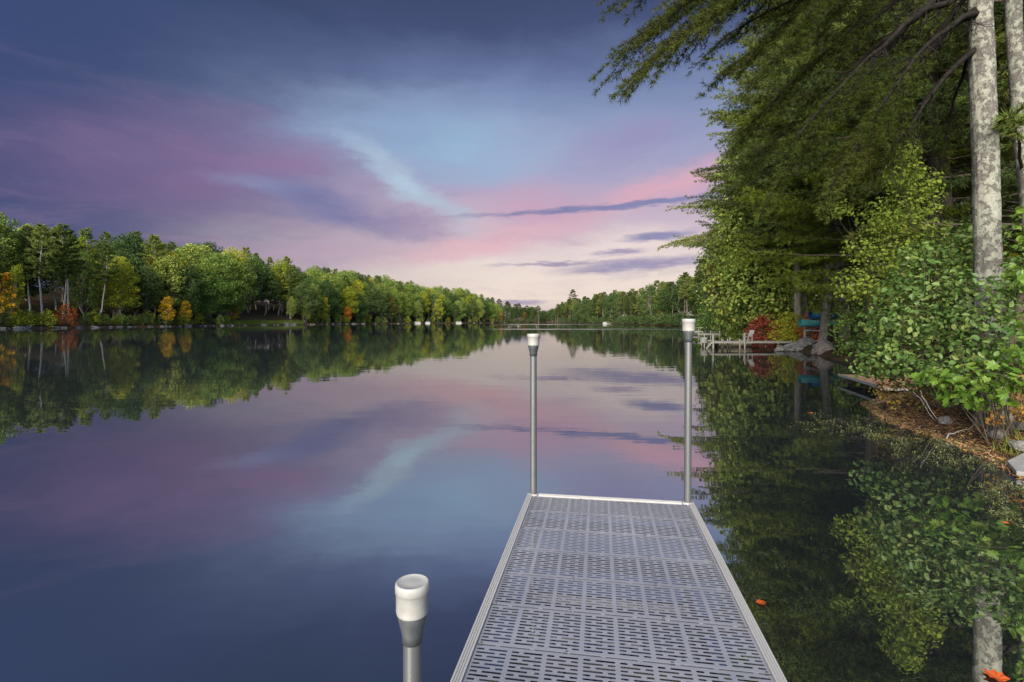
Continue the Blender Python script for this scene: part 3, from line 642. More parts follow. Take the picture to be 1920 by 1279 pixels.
right_one(MP[0], 1395, 58, 0.82, 'pine with long low limbs over the water behind the lakeside pine', {'crown': G_PINED}, 'pine_tree', 2.0)
right_one(MBL[0], 1455, 39.0, 1.3, 'full green maple behind the white dock', {'crown': G_BROAD}, 'maple_tree', 0.0)
right_one(MBL[1], 1405, 47, 0.95, 'reddish brown tinged tree between the pine and the maple', {'crown': G_RUSSET}, 'russet_tree', 1.0)
right_one(MP[2], 1605, 24.5, 0.8, 'yellow green pine with soft plumes above the canoe', None, 'pine_tree', 0.9)
right_one(MP[1], 1500, 35.0, 1.0, 'grey trunked pine left of the leaning canoe tree', {'trunk': M_BARK}, 'pine_tree', 1.9)
o = right_one(MP[1], 1540, 30.5, 1.02, 'pine with pale brown trunk standing behind the big boulder', {'trunk': M_BARK, 'crown': G_PINE}, 'pine_tree', 4.0)
right_one(MP[1], 1553, 32.5, 0.9, 'thin dark trunk right behind the boulder pine', {'trunk': M_BARKD}, 'pine_tree', 5.1)
right_one(MP[1], 1590, 27.0, 0.95, 'pine trunk half hidden by the shrub right of the canoe', {'trunk': M_BARK}, 'pine_tree', 0.4)
right_one(MP[1], 1690, 19.0, 0.98, 'dark pine trunk in the wood left of the lichen trunk', None, 'pine_tree', 2.2)
right_one(MP[2], 1640, 21.0, 1.0, 'yellowish pine behind the lime green young tree', None, 'pine_tree', 3.3)
right_one(MP[1], 1800, 17.0, 1.0, 'dark pine just left of the lichen trunk, deeper in the wood', {'crown': G_PINE}, 'pine_tree', 1.1)
right_one(MP[0], 1880, 15.0, 0.9, 'dark pine in the wood right of the lichen trunk', {'crown': G_PINED, 'trunk': M_BARKD}, 'pine_tree', 5.5)
GW = 'trees deep in the right wood'
for px, y in ((1520, 36), (1560, 41), (1900, 30), (1480, 52), (1530, 60), (1600, 50), (1960, 22), (2040, 20), (1940, 38)):
    u = r.random()
    if u < 0.62: right_one(MP[r.integers(2)], px, y, 0.85 + 0.2 * r.random(), 'tall pine among the trees deep in the right wood', {'crown': G_PINE if r.random() < .5 else G_PINED}, 'wood_pine', None, 'tree', GW)
    else: right_one(MBL[r.integers(2)], px, y, 0.95 + 0.2 * r.random(), 'green broadleaf tree among the trees deep in the right wood', {'crown': G_BROAD if r.random() < .5 else G_BROADY}, 'wood_tree', None, 'tree', GW)

# ------------------------------------------------------------------ right shore, near: the lichen pine with its overhanging limbs
def rough_trunk(pts, rad, n, r, amp):
    mb = MB(); m = 170; t = np.linspace(0, 1, m); k = t * (len(pts) - 1)
    P = np.stack([np.interp(k, np.arange(len(pts)), np.asarray(pts)[:, i]) for i in range(3)], -1); R = np.interp(k, np.arange(len(pts)), rad)
    an = np.arange(n) * 2 * math.pi / n; V = []
    for p, q in zip(P, R):
        w = [mnoise.noise((math.cos(a) * 2.2, math.sin(a) * 2.2, p[2] * 0.9)) * 0.6 + mnoise.noise((math.cos(a) * 6, math.sin(a) * 6, p[2] * 2.6)) * 0.4 + mnoise.noise((math.cos(a) * 15, math.sin(a) * 15, p[2] * 5)) * 0.35 for a in an]
        rr = q * (1 + amp * np.array(w)); V.append(np.stack([p[0] + rr * np.cos(an), p[1] + rr * np.sin(an), np.full(n, p[2])], -1))
    i = np.arange(m - 1)[:, None] * n; j = np.arange(n)[None]; j2 = (j + 1) % n
    mb.add(np.concatenate(V), np.stack([i + j, i + j2, i + n + j2, i + n + j], -1).reshape(-1, 4), 0, True); return mb
r = np.random.default_rng(303)
TX, TY = 7.32, 7.9; TZ = gz(TX, TY)
lp = thing('lichen_pine', 'big pine with grey trunk covered in pale lichen, limbs hanging over the lake', 'tree', (TX, TY, TZ))
def trunk_at(z): return np.array([-0.02 * max(0, z) - 0.006 * max(0, z - 5), 0.01 * z, z])
rough_trunk([trunk_at(z) for z in (-0.4, 0.0, 0.5, 2, 4, 7, 12, 18, 23)], [0.27, 0.235, 0.185, 0.168, 0.160, 0.150, 0.12, 0.07, 0.02], 56, r, 0.13).obj('trunk', M_LICHEN, lp)
LIMBS = [(8.4, 1112, 118, 7.4), (8.3, 1140, 168, 7.3), (8.6, 1165, 85, 7.6), (8.5, 1190, 135, 7.1), (9.3, 1112, 12, 8.2), (7.8, 1350, 165, 7.8), (8.4, 1310, 60, 6.9), (7.4, 1400, 240, 8.3),
         (7.2, 1470, 325, 7.6), (6.9, 1500, 250, 6.9), (6.6, 1560, 345, 7.0), (7.6, 1450, 110, 7.3), (7.0, 1620, 300, 8.6), (6.5, 1650, 200, 6.6), 
         (6.3, 1770, 270, 9.2), (7.9, 1590, 60, 7.4), (8.8, 1390, 20, 7.6), (8.1, 1520, 20, 6.6), (8.9, 1260, 5, 7.2), (7.0, 1420, 300, 9.0),
         (7.4, 1330, 110, 8.9), (6.0, 1640, 330, 7.6), (9.6, 1330, -60, 7.5), (9.9, 1210, -70, 7.9), (10.4, 1420, -110, 7.2), (9.0, 1620, -60, 7.0)]
for i, (zs, px, py, d) in enumerate(LIMBS):
    if px < 1400: px, py = px + 70 - 0.2 * (px - 1110), py - 42
    e = world(px, py, d) - np.array([TX, TY, TZ]); s = trunk_at(zs - TZ); C = limb_curve(s, e, r, 10, 0.13)
    L = np.linalg.norm(e - s); mb = MB(); mb.tube(C, np.linspace(0.024 + 0.0085 * L, 0.009, 10), 6, 0, caps=False)
    dv = norm(C[-1] - C[0]); side = norm(np.cross(dv, (0, 0, 1.0)))
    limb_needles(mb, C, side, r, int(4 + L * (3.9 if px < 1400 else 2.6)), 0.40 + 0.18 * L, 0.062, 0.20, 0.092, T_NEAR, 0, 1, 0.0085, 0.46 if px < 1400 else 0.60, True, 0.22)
    for q in range(int(5 + L * 2.5)):                  # bare dead twigs on the inner half
        k = 1 + int(r.random() * 6); e2 = C[k] + norm(dv * 0.7 + side * r.normal() * 0.6 + np.array([0, 0, -0.35 + 0.3 * r.normal()])) * (0.3 + 0.7 * r.random())
        tw = bend(C[k], e2, 5, r, 0.25); mb.tube(tw, np.linspace(0.009, 0.003, 5), 4, 0, caps=False)
        for w in range(2): mb.tube(bend(tw[2 + w], tw[2 + w] + (e2 - C[k]) * 0.35 + r.normal(size=3) * 0.12, 3, r, 0.2), np.linspace(0.005, 0.002, 3), 3, 0, caps=False)
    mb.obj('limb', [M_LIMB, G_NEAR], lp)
for i in range(26):                                   # the limbs above and behind
    zs = 8.5 + i * 0.52; a = i * 2.4 + 0.6; L = 4.4 * (1 - (zs - 8) / 17) + 0.5; s = trunk_at(zs); e = s + np.array([math.cos(a) * L, math.sin(a) * L, 0.05 * L])
    if zs < 12 and -0.9 < math.sin(a) < 0.2 and math.cos(a) < -0.3: continue
    C = limb_curve(s, e, r, 8, 0.05); mb = MB(); mb.tube(C, np.linspace(0.02 + 0.006 * L, 0.008, 8), 5, 0, caps=False)
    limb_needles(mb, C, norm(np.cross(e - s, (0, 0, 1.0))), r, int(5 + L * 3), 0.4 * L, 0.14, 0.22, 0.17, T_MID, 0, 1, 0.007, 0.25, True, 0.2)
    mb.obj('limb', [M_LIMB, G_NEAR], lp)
x, y = 9.05, 9.2
t2 = thing('lichen_tree', 'thinner lichen covered trunk at the right edge of the picture', 'tree', (x, y, gz(x, y)))
rough_trunk([(0.55, 0, -0.4), (0.42, 0, 1), (0.20, 0, 2.6), (0.05, 0, 4), (-0.15, 0, 6.5), (-0.2, 0, 9), (0, 0, 13)], [0.16, 0.14, 0.125, 0.125, 0.12, 0.10, 0.02], 18, r, 0.12).obj('trunk', M_LICHEN, t2)
for i in range(9):
    zs = 3.0 + i * 1.0; a = 2.2 + i * 1.7; L = 2.4; s = np.array([0.0, 0, zs]); e = s + np.array([math.cos(a) * L, math.sin(a) * L, 0.3]); C = limb_curve(s, e, r, 6, 0.05)
    mb = MB(); mb.tube(C, np.linspace(0.03, 0.008, 6), 5, 0, caps=False)
    limb_needles(mb, C, norm(np.cross(e - s, (0, 0, 1.0))), r, 10, 0.9, 0.13, 0.2, 0.16, T_MID, 0, 1, 0.006, 0.3, True, 0.2); mb.obj('limb', [M_BARKD, G_PINE], t2)
x, y = 12.2, 15.0
t3 = thing('lichen_tree', 'rough dark lichen spotted trunk with bare twigs behind the lime young tree', 'tree', (x, y, gz(x, y)))
rough_trunk([(0, 0, -0.4), (0, 0, 1), (0.02, 0, 3), (-0.02, 0, 6), (0, 0, 10), (0, 0, 15), (0, 0, 18)], [0.27, 0.23, 0.20, 0.17, 0.13, 0.08, 0.02], 20, r, 0.14).obj('trunk', M_LIMB, t3)
for i in range(26):
    zs = 2.4 + i * 0.5; a = i * 2.3; L = (1.2 + r.random()) if zs < 6 else 2.8 * (1.2 - zs / 18); s = np.array([0, 0, zs]); e = s + np.array([math.cos(a) * L, math.sin(a) * L, -0.1 + 0.4 * r.random()]); C = bend(s, e, 6, r, 0.25)
    mb = MB(); mb.tube(C, np.linspace(0.022, 0.006, 6), 4, 0, caps=False)
    for q in range(3): mb.tube(bend(C[2 + q], C[2 + q] + r.normal(size=3) * 0.35, 3, r, 0.3), np.linspace(0.008, 0.003, 3), 3, 0, caps=False)
    if zs >= 6: limb_needles(mb, C, norm(np.cross(e - s, (0, 0, 1.0))), r, 9, 0.9, 0.15, 0.2, 0.17, T_MID, 0, 1, 0.006, 0.3, True, 0.2)
    mb.obj('limb', [M_BARKD, G_NEAR], t3)

# ------------------------------------------------------------------ right shore, near: shrubs (lobe centres are metres from the root)
def near_shrub(name, label, base, lobes, per, leaf, size, lmat, stems=9, sr=0.014, cat='shrub', seed=1):
    bz = gz(*base); rel = [(np.array([x - base[0], y - base[1], z - bz]), rad) for x, y, z, rad in lobes]
    o = shrub(name, seed, rel, per, leaf, size, lmat, M_BARKD, (0, 0, 0), stems, sr); o.location = (base[0], base[1], bz); tag(o, label, cat); return o
near_shrub('leafy_shrub', 'large green shrub with rounded leaves overhanging the right bank', (7.5, 8.9),
    [(6.55, 8.9, 1.15, .5), (6.5, 9.1, 1.7, .40), (6.6, 8.7, 1.75, .62), (6.7, 8.6, 1.05, .55), (7.1, 8.8, 2.35, .62), (7.2, 8.5, 1.6, .62), (7.6, 8.9, 2.95, .55), (7.75, 8.8, 2.2, .6),
     (7.2, 9.0, 2.9, .4), (6.35, 9.2, .95, .36), (7.85, 8.7, 1.5, .55), (6.75, 9.0, 2.35, .38), (8.1, 9.0, 3.2, .42), (6.9, 9.0, 2.8, .25), (7.4, 8.4, 2.0, .5), (7.95, 8.5, 2.6, .5), (7.0, 8.4, .8, .4)], 1500, LEAF8, 0.088, G_ALDER, 22, 0.016, seed=11)
near_shrub('leafy_shrub', 'tall green shrub in front of the lichen trunk foot', (6.95, 7.45),
    [(6.35, 7.1, 1.3, .36), (6.55, 7.25, 1.75, .36), (6.75, 7.3, 2.15, .3), (6.9, 7.2, 1.5, .38), (6.1, 7.3, 1.05, .32), (7.1, 7.3, 2.35, .3), (6.65, 7.0, 1.0, .36), (6.45, 7.4, 2.3, .22), (6.6, 7.35, 1.3, .3), (6.2, 7.2, .75, .25), (6.85, 7.3, 1.95, .3)], 1100, LEAF8, 0.088, G_ALDER, 12, 0.012, seed=12)
near_shrub('maple_sapling', 'bright green maple sapling with lobed leaves under the lichen trunk', (6.75, 7.15),
    [(6.0, 6.9, 0.95, .28), (6.3, 6.8, 1.0, .3), (5.75, 7.1, .98, .2), (6.55, 6.85, 1.05, .3), (6.75, 6.7, .98, .26), (5.95, 7.0, .75, .16), (6.6, 6.75, 1.35, .22), (6.2, 6.95, .7, .22), (6.45, 6.9, .75, .22)], 480, LEAFM, 0.12, G_MAPLE, 9, 0.010, seed=13)
near_shrub('leafy_shrub', 'green leaves at the right edge beside the lichen trunk', (7.3, 6.9),
    [(7.0, 6.9, 2.3, .35), (7.1, 7.0, 2.9, .32), (6.95, 6.8, 1.7, .35), (7.3, 7.2, 3.3, .28), (7.2, 6.8, 1.3, .3)], 800, LEAF8, 0.09, G_MAPLE, 8, 0.012, seed=14)
near_shrub('lime_tree', 'lime green young tree with small leaves behind the large shrub', (8.7, 10.9),
    [(7.9, 10.6, 3.4, .6), (7.5, 10.5, 3.0, .5), (8.2, 10.7, 4.1, .6), (7.4, 10.4, 3.8, .45), (7.9, 10.5, 4.7, .42), (8.4, 10.6, 3.3, .6), (7.1, 10.6, 3.2, .35), (8.5, 10.9, 4.6, .45), (7.0, 10.6, 2.5, .45),
     (7.5, 10.4, 2.3, .5), (8.0, 10.5, 2.6, .55), (6.8, 10.7, 4.05, .25), (8.1, 10.7, 5.2, .3)], 2400, LEAF4, 0.072, G_BIRCH, 16, 0.014, 'tree', 15)
near_shrub('golden_shrub', 'yellow and red leaved low shrub beside the needle covered landing', (7.75, 9.9),
    [(7.0, 9.55, .62, .26), (7.35, 9.6, .55, .28), (6.85, 9.7, .42, .2), (7.2, 9.3, .42, .22), (7.6, 9.4, .5, .28), (7.5, 9.2, .35, .2), (6.95, 9.35, .3, .18), (7.3, 8.9, .5, .25), (7.05, 9.8, .75, .25)], 1500, LEAF8, 0.06, G_FERN, 9, 0.008, seed=16)
near_shrub('fern_clump', 'orange brown fern clump at the right edge above the rocks', (7.15, 7.2),
    [(6.75, 6.9, .62, .22), (6.95, 6.8, .52, .24), (7.15, 6.95, .6, .24), (6.6, 7.1, .45, .16)], 2600, LEAF4, 0.05, leafmat('fern_rust', [(0.20, 0.10, 0.03), (0.34, 0.17, 0.045), (0.28, 0.22, 0.05)]), 8, 0.006, seed=17)
near_shrub('twiggy_shrub', 'dark twiggy brush under the large shrub', (7.25, 8.3),
    [(7.0, 8.1, .55, .3), (7.35, 8.0, .6, .32), (6.8, 8.5, .5, .25), (7.5, 8.4, .6, .35)], 120, LEAF8, 0.07, G_ALDER, 26, 0.007, seed=18)
near_shrub('shore_bush', 'green bush between the landing and the boulder', (14.6, 19.5),
    [(13.6, 19.3, 1.0, .7), (14.3, 19.2, 1.6, .8), (13.2, 19.8, .8, .5), (14.8, 19.4, 2.3, .7), (15.4, 19.6, 1.4, .9)], 330, LEAF4, 0.16, G_ALDER, 10, 0.02, seed=19)
near_shrub('hazel_bush', 'yellow green leafy bush above the needle covered landing', (11.2, 13.2),
    [(10.2, 13.1, 1.6, .6), (10.7, 13.0, 2.3, .6), (11.1, 13.2, 3.0, .6), (9.9, 13.3, 2.2, .4), (11.3, 13.0, 1.5, .7), (10.3, 13.2, 3.2, .4)], 480, LEAF4, 0.12, G_BIRCH, 12, 0.016, seed=20)
def rbush(px, d, sc, label, mat, name='shore_bush'):
    x = (px - HX) / F * d; put(BUM[rbush.k % 2], x, d, sc, label, None, 'bush', {'crown': mat}, None, name, r); rbush.k += 1
rbush.k = 0
BUM = [broadleaf('shore_bush', 76 + i, 3.0, 1.7, .08, 22, 330, 0.15, M_BARKD, G_BROAD, 0.05) for i in range(2)]; PROTO += BUM
rbush(1431, 36.6, 0.85, 'red leaved bush on the bank behind the white chair', G_RED, 'red_bush')
rbush(1455, 37.5, .9, 'yellow green bush right of the red bush', G_BROADY)
rbush(1400, 44, 1.1, 'low green bush left of the red bush', G_BROAD)
rbush(1372, 52, 1.2, 'low olive bush hanging to the water by the far docks', G_BROAD)
rbush(1345, 64, 1.4, 'dark green bush at the water left of the white dock', G_BROAD2)
rbush(1480, 34.5, .75, 'small yellow green bush behind the rock pile', G_BROADY)
rbush(1520, 33, .6, 'tiny rust bush beside the teal canoe', G_RUST, 'rust_bush')
rbush(1330, 80, 1.6, 'olive bush drooping to the water far along the right shore', G_BROAD)
rbush(1615, 23, .9, 'green bush behind the large shrub, over the boulder shore', G_BROAD)
rbush(1640, 30, 1.2, 'dark bush deep under the right wood', G_BROAD2)
rbush(1740, 22, 1.3, 'dark green undergrowth bush behind the lichen trunk wood', G_BROAD2)
rbush(1850, 18, 1.1, 'green undergrowth bush right of the lichen trunk', G_BROAD)

# ------------------------------------------------------------------ the dock with its posts
M_DECK = surfmat('deck_plastic', (0.192, 0.201, 0.247), (0.230, 0.239, 0.286), 30, 0.42, 0.0008, spec=0.5, detail=6)
M_ALU = surfmat('aluminium', (0.337, 0.330, 0.330), (0.407, 0.401, 0.401), 18, 0.5, 0.0, 0.15, mapscale=(0.702, 0.042, 0.702))
def deckmat():
    m, nt, N, L, out = newmat('deck_plastic_worn')
    p = N('ShaderNodeBsdfPrincipled'); pos = N('ShaderNodeNewGeometry').outputs['Position']; oi = N('ShaderNodeObjectInfo')
    n1 = nnoise(N, L, 2.2, 6, 0.65, pos); n2 = nnoise(N, L, 60, 4, 0.6, pos); n3 = nnoise(N, L, 9.0, 7, 0.75, pos)
    base = nramp(N, L, n1, [(0.3, (0.165, 0.173, 0.208)), (0.7, (0.215, 0.223, 0.262))])
    v = N('ShaderNodeMapRange'); L(oi.outputs['Random'], v.inputs[0]); v.inputs[3].default_value = 0.93; v.inputs[4].default_value = 1.07
    hs = N('ShaderNodeHueSaturation'); L(base, hs.inputs['Color']); L(v.outputs[0], hs.inputs['Value'])
    st = N('ShaderNodeMapRange'); st.interpolation_type = 'SMOOTHSTEP'; L(n3, st.inputs[0]); st.inputs[1].default_value = 0.60; st.inputs[2].default_value = 0.74; st.inputs[4].default_value = 0.45
    mx = N('ShaderNodeMix'); mx.data_type = 'RGBA'; L(st.outputs[0], mx.inputs[0]); L(hs.outputs[0], mx.inputs[6]); mx.inputs[7].default_value = (0.13, 0.125, 0.12, 1)
    L(mx.outputs[2], p.inputs['Base Color'])
    ro = N('ShaderNodeMapRange'); L(n1, ro.inputs[0]); ro.inputs[3].default_value = 0.36; ro.inputs[4].default_value = 0.58; L(ro.outputs[0], p.inputs['Roughness'])
    b = N('ShaderNodeBump'); b.inputs['Distance'].default_value = 0.0006; L(n2, b.inputs['Height']); L(b.outputs[0], p.inputs['Normal'])
    L(p.outputs[0], out.inputs[0]); return m
M_DECK = deckmat()
M_PIPE = surfmat('galvanised_pipe', (0.101, 0.105, 0.111), (0.139, 0.145, 0.151), 9, 0.45, 0.0, 0.5, mapscale=(0.420, 0.420, 0.063))
M_CAP = surfmat('cap_plastic', (0.253, 0.253, 0.247), (0.307, 0.307, 0.302), 14, 0.38, 0.0, c3=(0.280, 0.269, 0.247), spec=0.5)
M_COLLAR = surfmat('collar_rubber', (0.028, 0.033, 0.037), (0.070, 0.077, 0.085), 12, 0.5, 0.0)
M_SCREW = surfmat('screw_steel', (0.05, 0.05, 0.055), (0.16, 0.16, 0.165), 60, 0.5, 0.0, 0.6)
DH = 0.44; AX = math.radians(9.5)
dock = thing('dock', 'grey slatted dock with aluminium edging and capped posts running into the lake', 'dock', ((0.123 + 1.326) / 2, (3.994 + 3.795) / 2, 0), -AX)
HW = 0.6095; NP = 16; PITCH = 0.3048; DL = 0.045 + NP * PITCH + 0.03
def slotted_panel():
    """one deck panel: 8 columns x 12 rows of staggered rounded slots cut right through"""
    mb = MB(); W = 2 * (HW - 0.042); D = PITCH - 0.0085; th = 0.009; ncol = 8; nrow = 12; cw = W / ncol; bx = 0.0085; by = 0.0135
    rp = (D - 2 * by) / nrow; sw = rp * 0.46
    def hole(x0, x1, y0, y1, a0, a1):
        """cell x0..x1 * y0..y1 with a rounded slot a0..a1 in its middle"""
        yc = (y0 + y1) / 2; R = sw / 2; q = np.radians([90, 45, 0, -45, -90])
        ring = [(a1 - R + R * math.cos(t), yc + R * math.sin(t)) for t in q] + [(a0 + R - R * math.cos(t), yc - R * math.sin(t)) for t in q]
        out = [(a1 - R, y1), (x1, y1), (x1, yc), (x1, y0), (a1 - R, y0), (a0 + R, y0), (x0, y0), (x0, yc), (x0, y1), (a0 + R, y1)]
        V = [(x, y, 0) for x, y in ring] + [(x, y, 0) for x, y in out] + [(a0 + R - (R + 0.0053) * math.cos(q[i - 5]) if i >= 5 else a1 - R + (R + 0.0053) * math.cos(q[i]), yc + (R + 0.0053) * (math.sin(q[i]) if i < 5 else -math.sin(q[i - 5])), -0.0038) for i in range(10)]
        n = 10; Fc = [(i, 10 + i, 10 + (i + 1) % n, (i + 1) % n) for i in range(n)]
        Fc = [tuple(reversed(f)) for f in Fc] + [(20 + i, i, (i + 1) % n, 20 + (i + 1) % n) for i in range(n)]
        mb.add(V, [tuple(reversed(f)) for f in Fc])
    for c in range(ncol):
        cx0 = -W / 2 + c * cw; cx1 = cx0 + cw
        for k in range(nrow):
            y0 = -D / 2 + by + k * rp; y1 = y0 + rp; w = cw
            br = cx0 + w * (0.335 if k % 2 else 0.665); g = 0.0085
            hole(cx0, br, y0, y1, cx0 + bx, br - g); hole(br, cx1, y0, y1, br + g, cx1 - bx)
    for s in (-1, 1):
        ya, yb = (D / 2 - by, D / 2 - 0.003) if s > 0 else (-D / 2 + 0.003, -D / 2 + by); yo = s * D / 2
        mb.add([(-W / 2, ya, 0), (W / 2, ya, 0), (W / 2, yb, 0), (-W / 2, yb, 0)], [(0, 1, 2, 3)])
        e = [(-W / 2, s * (D / 2 - 0.003), 0), (W / 2, s * (D / 2 - 0.003), 0), (W / 2, yo, -0.0004), (-W / 2, yo, -0.0004), (W / 2, yo - s * 0.006, -th), (-W / 2, yo - s * 0.006, -th)]
        fs = [(0, 1, 2, 3), (3, 2, 4, 5)]; mb.add(e, fs if s > 0 else [tuple(reversed(f)) for f in fs])
    for s in (-1, 1):
        e = [(s * W / 2, -D / 2 + 0.003, 0), (s * W / 2, D / 2 - 0.003, 0), (s * W / 2, D / 2, -th), (s * W / 2, -D / 2, -th)]
        mb.add(e, [(0, 3, 2, 1)] if s > 0 else [(0, 1, 2, 3)])
    for c in range(ncol):                              # spacer lugs that keep the gap to the next panel
        mb.box((-W / 2 + (c + 0.62) * cw, -D / 2 - 0.002, -0.0045), (0.020, 0.008, 0.008))
    return mb
panel_me = slotted_panel().mesh('deck_panel', [M_DECK])
sc_mb = MB(); sc_mb.lathe([(0.0, 0.0008), (0.002, 0.0008), (0.0026, 0.0022), (0.0048, 0.0020), (0.0055, 0.0002)], 10, 0); screw_me = sc_mb.mesh('screw', [M_SCREW])
for k in range(NP):
    p = link('deck_panel', panel_me, dock, (rng.normal() * 0.0008, -0.045 - PITCH * (k + 0.5), DH + rng.normal() * 0.0007))
    for xx in (-0.20, 0.21, -0.552, 0.552):
        for s in (-1, 1): link('screw', screw_me, p, (xx + rng.normal() * 0.002, s * (PITCH / 2 - 0.0092), 0.0002))
def rail(length, w, h, ridges):
    """edge extrusion along +Y with grooved top"""
    prof = []; n = ridges
    for i in range(n):
        a = -w / 2 + w * i / n; b = -w / 2 + w * (i + 1) / n; g = 0.0022
        prof += [(a + (g if i else 0), 0), (b - (g if i < n - 1 else 0), 0)]
        if i < n - 1: prof += [(b - g * 0.5, -0.0035), (b + g * 0.5, -0.0035)]
    prof += [(w / 2, -h), (-w / 2, -h)]; prof = np.array(prof); m = len(prof); mb = MB()
    V = np.concatenate([np.stack([prof[:, 0], np.full(m, y), prof[:, 1]], -1) for y in (0, length)])
    mb.add(V, [(i, m + i, m + (i + 1) % m, (i + 1) % m) for i in range(m)] + [tuple(range(m)), tuple(reversed(range(m, 2 * m)))]); return mb
SL = 2.44
for s in (-1, 1):
    for q in range(2):
        o = rail(SL - 0.004, 0.040, 0.15, 4).obj('edge_rail', M_ALU, dock, (s * (HW - 0.020), -SL * (q + 1) - 0.002, DH + 0.009)); 
o = rail(2 * HW - 0.17, 0.038, 0.15, 3).obj('end_rail', M_ALU, dock, (HW - 0.085, -0.021, DH + 0.009)); o.rotation_euler = (0, 0, math.pi / 2)
for k in range(9): MB().box((0, -0.25 - 0.55 * k, DH - 0.135), (2 * HW - 0.085, 0.045, 0.07)).obj('cross_beam', M_COLLAR, dock)  # beams given the dark collar colour to paint shade below the slots
def post(x, y, top, lean=0.0):
    p = MB(); p.tube([(0, 0, -1.6), (0, 0, -0.2), (0, 0, top - 0.13), (0, 0, top - 0.115)], 0.0255, 20).obj('post', M_PIPE, dock, (x, y, DH)); p = dock.children[-1]
    p.rotation_euler = (0, lean, 0)
    c = MB(); z = top
    c.lathe([(0.0255, z - 0.170), (0.0285, z - 0.170), (0.0290, z - 0.146), (0.0385, z - 0.108), (0.0425, z - 0.088), (0.0415, z - 0.084)], 28).obj('collar', M_COLLAR, p)
    c = MB(); c.lathe([(0.0425, z - 0.0885), (0.0440, z - 0.0855, .0004), (0.0452, z - 0.080, .0026), (0.0458, z - 0.030, .0026), (0.0458, z - 0.0285), (0.0478, z - 0.0265), (0.0482, z - 0.010),
                         (0.0466, z - 0.003), (0.0440, z), (0.0415, z - 0.0008), (0.0395, z - 0.0022), (0.02, z - 0.0016), (0.0, z - 0.0012)], 64).obj('post_cap', M_CAP, p)
    b = MB(); b.lathe([(0.027, -0.16), (0.034, -0.16), (0.034, 0.010), (0.027, 0.010)], 20).obj('sleeve', M_ALU, p)
    return p
post(-HW + 0.043, -0.012, 1.232); post(HW - 0.043, -0.012, 1.346, 0.006); post(-0.592, -SL - 0.12, 0.594); post(HW - 0.045, -SL - 0.03, 0.16)
for s in (-1, 1):
    for yy in (-0.012, -SL - 0.03): MB().box((s * (HW - 0.043), yy + 0.0, DH - 0.10), (0.075, 0.075, 0.12)).obj('corner_bracket', M_ALU, dock)

# ------------------------------------------------------------------ rocks
def rock(name, seed, mat, flat=0.7, sub=3):
    import bmesh
    bm = bmesh.new(); bmesh.ops.create_icosphere(bm, subdivisions=sub, radius=0.5)
    for v in bm.verts:
        c = v.co.copy(); k = 1 + 0.32 * mnoise.noise(c * 2.1 + Vector((seed * 3.1, 0, 0))) + 0.16 * mnoise.noise(c * 5 + Vector((0, seed, 0))) + 0.05 * mnoise.noise(c * 11)
        v.co = c * k; v.co.z *= flat
        if v.co.z < -0.2 * flat: v.co.z = -0.2 * flat
    me = bpy.data.meshes.new(name); bm.to_mesh(me); bm.free(); me.materials.append(mat)
    return me
ROCKS = [rock('rock', 1 + i, M_ROCK, 0.55 + 0.1 * i) for i in range(4)]; ROCKG = [rock('bank_stone', 21 + i, M_ROCKG, 0.7) for i in range(4)]; BOULD = rock('boulder', 9, M_ROCKD, 0.9, 4)
def put_rock(name, me, x, y, z, sc, label, group=None, rz=0.0, cat='rock'):
    o = link(name, me, None, (x, y, z)); o.scale = sc if not np.isscalar(sc) else (sc, sc, sc); o.rotation_euler = (0, 0, rz); return tag(o, label, cat, group)
r = np.random.default_rng(404)
for px in list(np.linspace(-30, 430, 40)) + list(np.linspace(432, 700, 34)) + list(np.linspace(705, 935, 18)):
    px += r.normal() * 5; x, y = shore_at(px, 0.25 + 0.4 * r.random()); s = (0.5 + 1.0 * r.random() ** 1.5) * (1.0 if px < 450 else 1.2)
    zone = next(t for lim, t in ((100, 'left of the rust red bush'), (300, 'between rust red bush and golden tree'), (430, 'between golden tree and grassy bank'), (570, 'along the foot of the grassy bank'), (700, 'below the tall yellow tree'), (2000, 'around the far white boats')) if px < lim)
    put_rock('shore_rock', ROCKS[r.integers(4)], x, y, 0.05, (s * 1.5, s, s * 0.9), ('large' if s > 1.0 else 'small') + f' grey waterline rock {zone} on the left shore', 'rocks along the left waterline', r.random() * 6)
x, y = shore_at(535, 1.2); put_rock('ledge_rock', ROCKS[1], x, y, 0.3, (4.2, 2.4, 2.4), 'wide grey ledge at the right end of the grassy bank')
x, y = shore_at(50, 0.8); put_rock('shore_boulder', ROCKS[2], x, y, 0.2, (2.6, 1.8, 1.7), 'pale boulder at the water left of the tall bare pine')
x, y = shore_at(354, 0.5); put_rock('shore_boulder', ROCKS[0], x, y, 0.2, (2.2, 1.6, 1.8), 'pale boulder in the water below the yellow young tree')
x = (1541 - HX) / F * 27.2
put_rock('boulder', BOULD, x, 27.0, 0.20, (1.35, 1.1, 1.25), 'big brown boulder at the water right of the white dock', None, 0.6, 'boulder')
x, y = (1568 - HX) / F * 27.0, 27.0
mb = MB(); mb.tube(bend((-0.5, 0.2, .5), (1.1, -0.1, 0.1), 7, r, 0.25), np.linspace(0.09, 0.03, 7), 7); mb.tube(bend((0, 0.1, .35), (0.7, -0.4, -0.05), 6, r, 0.3), np.linspace(0.06, 0.02, 6), 6)
mb.tube(bend((0.2, 0, .3), (1.3, 0.1, 0.45), 6, r, 0.3), np.linspace(0.05, 0.02, 6), 6)
tag(mb.obj('tree_root', M_BARK, None, (x, y, 0.1)), 'bare driftwood root reaching out right of the big boulder', 'root')
